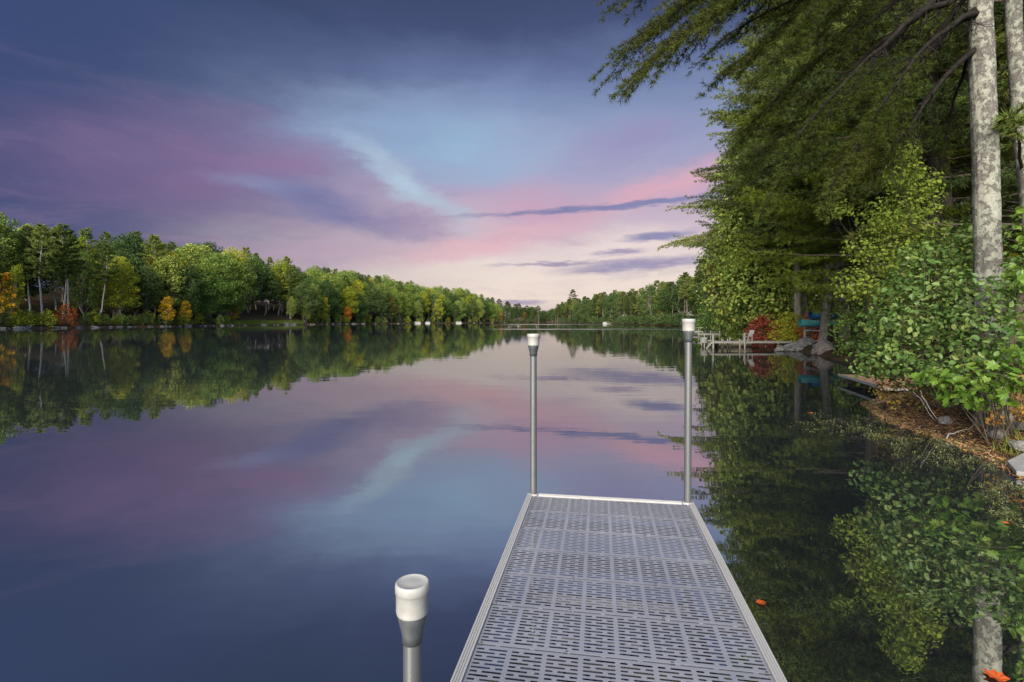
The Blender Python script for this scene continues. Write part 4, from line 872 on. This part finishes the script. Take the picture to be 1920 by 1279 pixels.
for k in range(26):                                    # rock pile between dock and boulder
    px = 1462 + 58 * r.random(); d = 30.5 + 2.6 * r.random(); x = (px - HX) / F * d; s = 0.28 + 0.4 * r.random()
    put_rock('pile_rock', ROCKS[r.integers(4)], x, d, max(0.02, gz(x, d)) + 0.05, (s * 1.3, s, s), 'grey stone of the rock pile under the shore end of the white dock', 'rock pile at the dock', r.random() * 6)
for px, d, s, lab in ((1493, 31.5, .7, 'pale upright rock on the rock pile'), (1505, 31.8, .8, 'broad pale rock on top of the rock pile')):
    x = (px - HX) / F * d; put_rock('pale_rock', ROCKS[2], x, d, gz(x, d) + 0.12, (s * .8, s * .7, s * .9), lab)
for k in range(16):
    px = 1380 + 75 * r.random(); x, y = shore_at(px, 0.3, 30); s = 0.4 + 0.5 * r.random()
    put_rock('bank_rock', ROCKS[r.integers(4)], x, y, 0.1, (s * 1.5, s, s), 'grey bank rock behind the white dock', 'rocks on the bank behind the dock', r.random() * 6)
def seen_ground(px, py):
    d = np.linspace(3, 40, 4000); z = CAMZ - (py - HY) / F * d; g = ground((px - HX) / F * d, d); k = np.argmax(np.maximum(g, 0) >= z); return (px - HX) / F * d[k], d[k], max(0.0, g[k])
for px, py, s, lab in ((1870, 822, (.30, .24, .30), 'dark grey angular rock at the right edge under the ferns'), (1910, 806, (.22, .2, .22), 'tan rounded rock at the right edge under the ferns'),
                       (1915, 845, (.26, .22, .24), 'mossy grey rock beside the flat slab'), (1772, 795, (.20, .16, .24), 'small pale stone on the needle covered bank')):
    x, y, z = seen_ground(px, py); put_rock('bank_stone', ROCKG[int(px) % 4], x, y, z + 0.04, s, lab, None, px)
import bmesh
bm = bmesh.new(); pts = [(-.52, .05), (-.30, -.34), (.1, -.46), (.9, -.5), (.95, .5), (.3, .48), (-.2, .34)]
vs = [bm.verts.new((x, y, 0.0)) for x, y in pts]; f = bm.faces.new(vs); ext = bmesh.ops.extrude_face_region(bm, geom=[f]); bmesh.ops.translate(bm, vec=(0, 0, 0.055), verts=[v for v in ext['geom'] if isinstance(v, bmesh.types.BMVert)])
bmesh.ops.recalc_face_normals(bm, faces=bm.faces); bmesh.ops.bevel(bm, geom=list(bm.edges), offset=0.012, segments=2, affect='EDGES', profile=0.6)
me = bpy.data.meshes.new('stone_slab'); bm.to_mesh(me); bm.free(); me.materials.append(surfmat('slab_stone', (0.17, 0.165, 0.165), (0.26, 0.255, 0.255), 7, 0.85, 0.006))
o = tag(link('stone_slab', me, None, (6.22, 5.95, 0.045)), 'flat grey stone slab at the water by the right edge', 'slab'); o.rotation_euler = (0.02, -0.05, 0.25)

# ------------------------------------------------------------------ neighbours' docks, boats, chair, canoes
M_DW = surfmat('weathered_white_wood', (0.209, 0.201, 0.184), (0.285, 0.276, 0.255), 6, 0.8, 0.0, mapscale=(0.125, 1.674, 1.674))
M_DG = surfmat('weathered_grey_wood', (0.26, 0.24, 0.22), (0.40, 0.37, 0.34), 6, 0.85, 0.0, mapscale=(0.3, 4, 4))
M_WHITE = surfmat('white_paint', (0.262, 0.262, 0.258), (0.298, 0.298, 0.295), 8, 0.5)
M_TEAL = surfmat('teal_plastic', (0.042, 0.210, 0.238), (0.070, 0.294, 0.322), 3, 0.4)
M_BLUE = surfmat('blue_plastic', (0.009, 0.078, 0.216), (0.018, 0.120, 0.288), 3, 0.35)
M_TAN = surfmat('tan_hull', (0.30, 0.27, 0.20), (0.40, 0.36, 0.28), 4, 0.5)
M_BLACK = surfmat('black_vinyl', (0.012, 0.012, 0.014), (0.03, 0.03, 0.032), 6, 0.5)
DD = 33.6
def wx(px, d=DD): return (px - HX) / F * d
nd = thing('white_dock', 'long narrow whitish dock on posts reaching from the rock pile', 'dock', (wx(1335), DD, 0))
Ld = wx(1512) - wx(1335); n = 34
mbp = MB(); mbp.box((0, 0, 0), (Ld / n - 0.012, 1.15, 0.035)); pl_me = mbp.mesh('plank', [M_DW])
for k in range(n): link('plank', pl_me, nd, ((k + 0.5) * Ld / n, 0.55, 0.43 + rng.normal() * 0.003))
for yy in (0.0, 1.1): MB().box((Ld / 2, yy, 0.372), (Ld, 0.05, 0.075)).obj('stringer', M_DW, nd)
for px, top, rad, yy in ((1336.5, .85, .055, -0.08), (1333, .95, .035, 1.15), (1349, .9, .035, 1.15), (1395.5, 1.0, .045, -0.08), (1386.5, .62, .035, -0.06), (1382.5, .70, .035, 1.15), (1378, .6, .035, 1.15), (1369, .55, .03, 1.15), (1366.5, .6, .03, 1.15), (1458.5, .55, .03, -0.05), (1452, .5, .03, 1.15)):
    MB().tube([(wx(px) - wx(1335), yy, -1.2), (wx(px) - wx(1335), yy, top)], rad, 10).obj('post', M_DW, nd)
MB().tube([(0.0, -0.05, 0.40), (-0.36, -0.05, 0.02), (-0.5, -0.05, -0.3)], 0.045, 8).obj('brace', M_DW, nd)
ch = thing('white_chair', 'white slatted chair on the long whitish dock', 'chair', (wx(1409), DD + 0.5, 0.4475), math.radians(-70)); ch.scale = (.85, .85, .85)
MB().box((0, 0, 0.36), (0.5, 0.5, 0.04)).obj('seat', M_WHITE, ch)
for k in range(4): o = MB().box((-0.18 + 0.12 * k, 0, 0.26), (0.10, 0.03, 0.56)).obj('back_slat', M_WHITE, ch, (0, 0.24, 0.36)); o.rotation_euler = (-0.35, 0, 0); o.location = (0, 0.24, 0.34)
for sx in (-1, 1):
    for sy in (-1, 1): MB().box((sx * 0.22, sy * 0.2, 0.17), (0.05, 0.05, 0.34)).obj('leg', M_WHITE, ch)
    MB().box((sx * 0.27, 0.0, 0.55), (0.07, 0.5, 0.03)).obj('armrest', M_WHITE, ch); MB().box((sx * 0.27, -0.2, 0.45), (0.04, 0.04, 0.18)).obj('armrest_post', M_WHITE, ch)
def hull(L, W, H, n=15, bow=0.9, sheer=0.25, stern=0.35):
    V = []; m = 9
    for i in range(n):
        t = i / (n - 1); w = W / 2 * (math.sin(math.pi * (stern + (1 - stern) * t) ) ** 0.6 if t < 1 else 0.02) ; w = max(w, 0.02)
        sh = H * (1 + sheer * (2 * t - 1) ** 2); ke = H * 0.35 * max(0, (2 * t - 1)) ** 3
        for j in range(m):
            a = math.pi * j / (m - 1); V.append((L * (t - 0.5), -w * math.cos(a), ke + (sh - ke) * (1 - math.sin(a) ** 0.8)))
    Fc = [(i * m + j, (i + 1) * m + j, (i + 1) * m + j + 1, i * m + j + 1) for i in range(n - 1) for j in range(m - 1)]
    mb = MB(); mb.add(V, Fc, 0, True); V = np.array(V)
    mb.add(V + np.array([0, 0, 0.001]), [(i * m, i * m + m - 1, (i + 1) * m + m - 1, (i + 1) * m) for i in range(n - 1)], 0)   # spray deck
    return mb
mbt = thing('moored_boat', 'small tan boat with white outboard moored behind the whitish dock', 'boat', (wx(1365, 36), 36.0, -0.08), math.radians(3))
hull(3.4, 1.3, 0.46, stern=0.45).obj('hull', M_TAN, mbt); MB().box((-0.3, 0, 0.475), (1.5, 0.9, 0.05)).obj('cover', M_BLACK, mbt)
ob = MB(); ob.box((0, 0, 0.52), (0.34, 0.3, 0.36)); ob.obj('outboard', M_WHITE, mbt, (-1.72, 0, 0)); ob2 = MB(); ob2.box((0, 0, 0.15), (0.12, 0.1, 0.4)); ob2.obj('outboard_leg', M_BLACK, mbt, (-1.75, 0, 0))
MB().lathe([(0.0, 0.17), (0.2, 0.17), (0.2, -0.17), (0.0, -0.17)], 14).obj('fender', M_BLACK, mbt, (-1.25, -0.62, 0.3)).rotation_euler = (math.pi / 2, 0, 0)
def far_dock(px0, px1, d, z, label, mat, posts, w=1.3):
    x0, x1 = wx(px0, d), wx(px1, d); o = thing('far_dock', label, 'dock', (x0, d, 0)); n = max(4, int((x1 - x0) / 0.3))
    b = MB(); b.box((0, 0, 0), ((x1 - x0) / n - 0.015, w, 0.04)); me = b.mesh('plank', [mat])
    for k in range(n): link('plank', me, o, ((k + 0.5) * (x1 - x0) / n, w / 2, z))
    for yy in (0, w): MB().box(((x1 - x0) / 2, yy, z - 0.09), (x1 - x0, 0.05, 0.14)).obj('stringer', mat, o)
    for p in posts: MB().tube([(wx(p, d) - x0, -0.05, -1), (wx(p, d) - x0, -0.05, z + 0.3)], 0.06, 8).obj('post', mat, o)
far_dock(1308, 1352, 52, 0.50, 'short white dock behind the end of the long whitish dock', M_DW, (1332, 1349))
far_dock(1296, 1366, 68, 0.42, 'grey dock running along the shore behind the short white dock', M_DG, (1310, 1330, 1355))
far_dock(1296, 1330, 92, 0.62, 'low grey dock farthest along the right shore', M_DG, (1300, 1328))
def canoe(name, px, py, d, L, mat, label, rz):
    p = world(px, py, d); o = thing(name, label, 'canoe', tuple(p), rz); hull(L, 0.75, 0.34, stern=0.08, sheer=0.35).obj('hull', mat, o)
    for yy in (-1, 1): MB().tube([(-L * 0.46, yy * 0.10, 0.44), (-L * .25, yy * 0.30, 0.365), (0, yy * 0.375, 0.345), (L * .25, yy * 0.30, 0.365), (L * 0.46, yy * 0.10, 0.44)], 0.018, 6).obj('gunwale', M_WHITE, o)
canoe('canoe', 1552, 613, 31.0, 3.6, M_TEAL, 'teal canoe lying on a rack behind the boulder pines', 0.10)
canoe('kayak', 1565, 599, 32.5, 3.4, M_BLUE, 'blue kayak stored above the teal canoe', 0.15)
rk = thing('boat_rack', 'wooden rack that carries the canoe and kayak', 'rack', (wx(1556, 32), 32, gz(wx(1556, 32), 32)))
for xx in (-1.1, 1.1):
    for yy in (-1.3, 0.8): MB().box((xx, yy, 0.35), (0.09, 0.09, 1.3)).obj('post', M_DG, rk)
    MB().box((xx, -0.25, 0.0), (0.08, 2.2, 0.08)).obj('arm', M_DG, rk); MB().box((xx, -0.25, 0.62), (0.08, 2.2, 0.08)).obj('arm', M_DG, rk)
# landing covered in needles
M_LAND = surfmat('needle_strewn_boards', (0.24, 0.12, 0.065), (0.40, 0.21, 0.12), 14, 0.9, 0.01, mapscale=(1, 1, 1), c3=(0.30, 0.24, 0.19))
ld = thing('landing', 'low wooden landing strewn with brown needles beside the golden shrub', 'dock', (9.35, 11.6, 0), math.radians(-13))
ld.location = (8.86, 12.5, 0); ld.rotation_euler = (0, 0, math.radians(-15.6))
b = MB(); b.box((0, 0, 0), (2.6, 0.150, 0.035)); me = b.mesh('board', [M_LAND])
for k in range(18): link('board', me, ld, (1.3 + rng.normal() * 0.006, 0.07 + 0.160 * k, 0.19 + rng.normal() * 0.002))
MB().box((-0.02, 1.43, 0.185), (0.045, 2.9, 0.065)).obj('side_beam', M_DW, ld); MB().box((1.3, -0.025, 0.14), (2.6, 0.045, 0.06)).obj('front_beam', M_DG, ld)
for xx, yy in ((0.12, 0.2), (0.12, 1.3), (0.12, 2.4), (1.2, 0.2), (2.3, 0.2)): MB().box((xx, yy, -0.4), (0.08, 0.08, 1.1)).obj('post', M_BARKD, ld)
# boats moored far along both shores
def pontoon(px, d, L, label, canopy):
    o = thing('pontoon_boat', label, 'boat', (wx(px, d), d, 0), 0.1)
    for s in (-1, 1): MB().tube([(-L / 2 - .3, s * .9, .15), (-L / 2, s * .9, .15), (L / 2, s * .9, .15), (L / 2 + .5, s * .9, .35)], np.array([.05, .3, .3, .05]), 10).obj('pontoon', M_ALU, o)
    MB().box((0, 0, .5), (L, 2.3, .1)).obj('deck', M_WHITE, o)
    for s in (-1, 1): MB().box((0, s * 1.1, .9), (L - .2, .05, .65)).obj('side_panel', M_WHITE, o)
    MB().box((-L * .3, 0, .8), (.7, 1.8, .5)).obj('seat', M_WHITE, o)
    if canopy:
        MB().box((L * .1, 0, 2.35), (L * .5, 2.2, .1)).obj('canopy', M_BLUE, o)
        for sx in (-1, 1):
            for s in (-1, 1): MB().tube([(L * .1 + sx * L * .22, s * 1.05, .6), (L * .1 + sx * L * .22, s * 1.05, 2.32)], .03, 6).obj('canopy_pole', M_ALU, o)
def before_shore(px, off):
    x, y = shore_at(px, -off, 60); return y
dL = before_shore(786, 1.6); pontoon(783, dL, 4.2, 'white pontoon boat moored left of the blue canopied one', False)
dL = before_shore(801, 1.6); pontoon(802, dL, 3.1, 'white pontoon boat with blue canopy on the far left shore', True)
dL = before_shore(861, 1.6); pontoon(860, dL, 4.5, 'white pontoon boat alone near the tip of the left shore', False)
dR = shore_at(1138, -1.5, 200)[1]; pontoon(1138, dR, 4.2, 'white pontoon boat on the far right shore', False)

# ------------------------------------------------------------------ ground cover, water plants, floating leaves
r = np.random.default_rng(505)
def scatter(n, x0, x1, y0, y1, smin, smax):
    x = x0 + (x1 - x0) * r.random(n); y = y0 + (y1 - y0) * r.random(n); s = sdist(x, y); k = (s > smin) & (s < smax); return x[k], y[k], s[k]
x, y, s = scatter(80000, 5.0, 12.5, 2, 16, -0.3, 3.2); z = np.maximum(ground(x, y), 0.0) + 0.006 + 0.02 * r.random(len(x))
C = np.stack([x, y, z], -1); Nn = np.stack([r.normal(size=len(x)) * .3, r.normal(size=len(x)) * .3, np.ones(len(x))], -1); X, Y, Z = frames(Nn, r); mb = MB()
q = r.random(len(x)) < 0.82
NEED = (np.array([(-.5, -.022, 0), (.5, -.012, .06), (.5, .012, .06), (-.5, .022, 0)]), np.array([(0, 1, 2, 3)]))
mb.inst(*NEED, C[q], X[q], Y[q], Z[q], 0.10 * (0.6 + 0.8 * r.random(q.sum())), 0); mb.inst(*LEAF8, C[~q], X[~q], Y[~q], Z[~q], 0.05 * (0.6 + 0.7 * r.random((~q).sum())), 1)
M_LIT = leafmat('needle_litter', [(0.221, 0.094, 0.044), (0.442, 0.215, 0.110), (0.579, 0.349, 0.205), (0.304, 0.242, 0.176)], trans=0.1, hue=0.0)
M_LIT2 = leafmat('leaf_litter', [(0.187, 0.088, 0.031), (0.318, 0.195, 0.062), (0.225, 0.214, 0.062), (0.094, 0.137, 0.042)], trans=0.15, hue=0.0)
tag(mb.obj('needle_litter', [M_LIT, M_LIT2]), 'orange brown pine needles and leaves covering the right bank', 'litter', None, 'stuff')
# grass and seedlings at the waterline
BLADE = (np.array([(-.03, 0, 0), (.03, 0, 0), (.022, .10, .5), (-.022, .10, .5), (0, .32, .95)]), None)
def blades(x, y, z, size, lean, mats, name, label, cat):
    mb = MB(); n = len(x); a = r.random(n) * 6.28; X = np.stack([np.cos(a), np.sin(a), 0 * a], -1); Y = np.stack([-np.sin(a), np.cos(a), 0 * a], -1) * lean; Z = np.tile((0, 0, 1.0), (n, 1)); C = np.stack([x, y, z], -1)
    sc = size * (0.5 + 0.8 * r.random(n)); mb.inst(BLADE[0], np.array([(0, 1, 2, 3)]), C, X, Y, Z, sc); mb.inst(BLADE[0][2:], np.array([(0, 2, 1)]), C, X, Y, Z, sc)
    return tag(mb.obj(name, mats), label, cat, None, 'stuff')
M_GRASS = leafmat('grass', [(0.072, 0.120, 0.024), (0.144, 0.204, 0.036), (0.264, 0.288, 0.060)], trans=0.3, hue=0.0)
x, y, s = scatter(2600, 5.4, 7.4, 4.6, 7.6, 0.02, 0.9); k = np.sin(x * 5) * np.sin(y * 4) > 0.05; x, y = x[k], y[k]
blades(x, y, np.maximum(ground(x, y), 0), 0.16, 1.4, M_GRASS, 'bank_grass', 'short yellow green grass on the bank beside the slab', 'grass')
px = 420 + 150 * r.random(26000); inl = 0.4 + 11 * r.random(26000); d0 = np.interp(px, np.arange(410, 581, 10), [shore_at(p, 0.0, 60)[1] for p in range(410, 581, 10)]); d = d0 + inl * 1.4
xx = (px - HX) / F * d; s = sdist(xx, d); k = (s > 0.3) & (s < 9); blades(xx[k], d[k], ground(xx[k], d[k]), 0.75, 1.0, M_GRASS, 'bank_grass', 'long green grass on the open bank of the left shore', 'grass')
# pond weed lying on the water
SPRIG = []; SF = []
for i in range(7):
    a = i * 2.3; c = np.array([-.5 + i * .16, 0.04 * math.sin(i * 1.7), 0.03]); dv = np.array([math.cos(a) * .45 + .3, math.sin(a), .25]); dv /= np.linalg.norm(dv); p = np.cross(dv, (0, 0, 1.0)); p /= np.linalg.norm(p)
    k = len(SPRIG); SPRIG += [c, c + dv * .11 + p * .035, c + dv * .26, c + dv * .11 - p * .035]; SF.append((k, k + 1, k + 2, k + 3))
SPRIG = np.array(SPRIG); SF = np.array(SF)
pts = []
for px, py, sx, sy, n in ((1545, 792, 22, 7, 42), (1600, 800, 45, 12, 120), (1660, 806, 45, 14, 150), (1730, 828, 50, 14, 190), (1800, 848, 45, 13, 170), (1850, 872, 30, 10, 100), (1865, 905, 25, 14, 80), (1895, 930, 25, 14, 70), (1895, 968, 18, 8, 50), (1640, 785, 60, 10, 110), (1500, 800, 30, 5, 14), (1780, 880, 40, 14, 26), (1910, 985, 12, 6, 16)):
    n = int(n * 0.85); q = r.normal(size=(6, 2))[r.integers(6, size=n)] * 0.9 + r.normal(size=(n, 2)) * 0.35; P = np.stack([px + q[:, 0] * sx, py + q[:, 1] * sy], -1); pts.append(P)
pts = np.concatenate(pts); d = F * CAMZ / (pts[:, 1] - HY); xx = (pts[:, 0] - HX) / F * d; k = sdist(xx, d) < 0.25; d = d[k]; xx = xx[k]; n = len(d)
X, Y, Z = frames(np.stack([r.normal(size=n) * .25, r.normal(size=n) * .25, np.ones(n)], -1), r); mb = MB()
mb.inst(SPRIG, SF, np.stack([xx, d, np.full(n, 0.004)], -1), X, Y, Z, 0.12 * (0.6 + 0.8 * r.random(n)))
M_WEED = leafmat('pond_weed', [(0.050, 0.061, 0.020), (0.099, 0.114, 0.040), (0.205, 0.228, 0.114), (0.136, 0.092, 0.040)], trans=0.2, hue=0.0)
tag(mb.obj('pond_weed', M_WEED), 'pale pond weed sprigs floating along the right bank', 'water plants', None, 'stuff')
n = 260; d = 3.0 + 7.0 * r.random(n); xx = 0.34 * d + 0.9 + (0.62 * d) * r.random(n) ; k = sdist(xx, d) < -0.1; d = d[k]; xx = xx[k]; n = len(d)
mb = MB(); X, Y, Z = frames(np.tile((0, 0, 1.0), (n, 1)), r); mb.inst(*NEED, np.stack([xx, d, np.full(n, 0.004)], -1), X, Y, Z, 0.05 * (0.5 + r.random(n)))
tag(mb.obj('floating_needles', M_WEED), 'scattered pale needles floating on the dark water', 'needles', None, 'stuff')
# sticks on the bank
for (a, b_, lab) in (((1852, 815), (1888, 785), 'straight pale stick leaning on the dark rock'), ((1775, 826), (1825, 802), 'brown curved twig lying on the needle bank'), ((1712, 738), (1750, 790), 'long thin bare stem by the golden shrub'), ((1726, 735), (1762, 795), 'second thin bare stem by the golden shrub')):
    p = np.array(seen_ground(*a)); q_ = np.array(seen_ground(*b_)); 
    if 'stem' in lab: q_ = np.array(seen_ground(*b_)); p = world(a[0], a[1], q_[1] + 0.1)
    p[2] += 0.03; q_[2] += 0.03; mb = MB(); mb.tube(bend(p, q_, 7, r, 0.25), np.linspace(0.010, 0.005, 7), 5); tag(mb.obj('stick', M_DG), lab, 'stick')
M_OL = leafmat('fallen_leaf_orange', [(0.40, 0.06, 0.018), (0.50, 0.11, 0.03)], trans=0.1, hue=0.0)
for px, py, sz, lab in ((1427, 1132, .065, 'small bright orange leaf floating beside the dock'), (1868, 1272, .11, 'large orange leaf floating in the bottom right corner'), (1519, 775, .12, 'dull orange leaf floating left of the pond weed'), (1888, 982, .06, 'orange leaf among the pond weed at the right edge')):
    d = F * CAMZ / (py - HY); mb = MB(); X = np.array([[math.cos(px), math.sin(px), .05]]); Y = np.array([[-math.sin(px), math.cos(px), 0.02]]); mb.inst(LEAFM[0], LEAFM[1], np.zeros((1, 3)), X, Y, np.array([[0, 0, 1.0]]), sz)
    tag(mb.obj('floating_leaf', M_OL, None, ((px - HX) / F * d, d, 0.006)), lab, 'leaf')
for px, py, lab in ((795, 711, 'tiny dark bud floating left of the dock posts'), (1100, 685, 'tiny dark bud floating between the dock posts')):
    d = F * CAMZ / (py - HY); put_rock('floating_bud', ROCKS[0], (px - HX) / F * d, d, 0.0, (.08, .05, .05), lab, None, 0, 'debris')

# ------------------------------------------------------------------ drop the stock trees
for o in PROTO:
    for c in list(o.children): bpy.data.objects.remove(c, do_unlink=True)
    bpy.data.objects.remove(o, do_unlink=True)
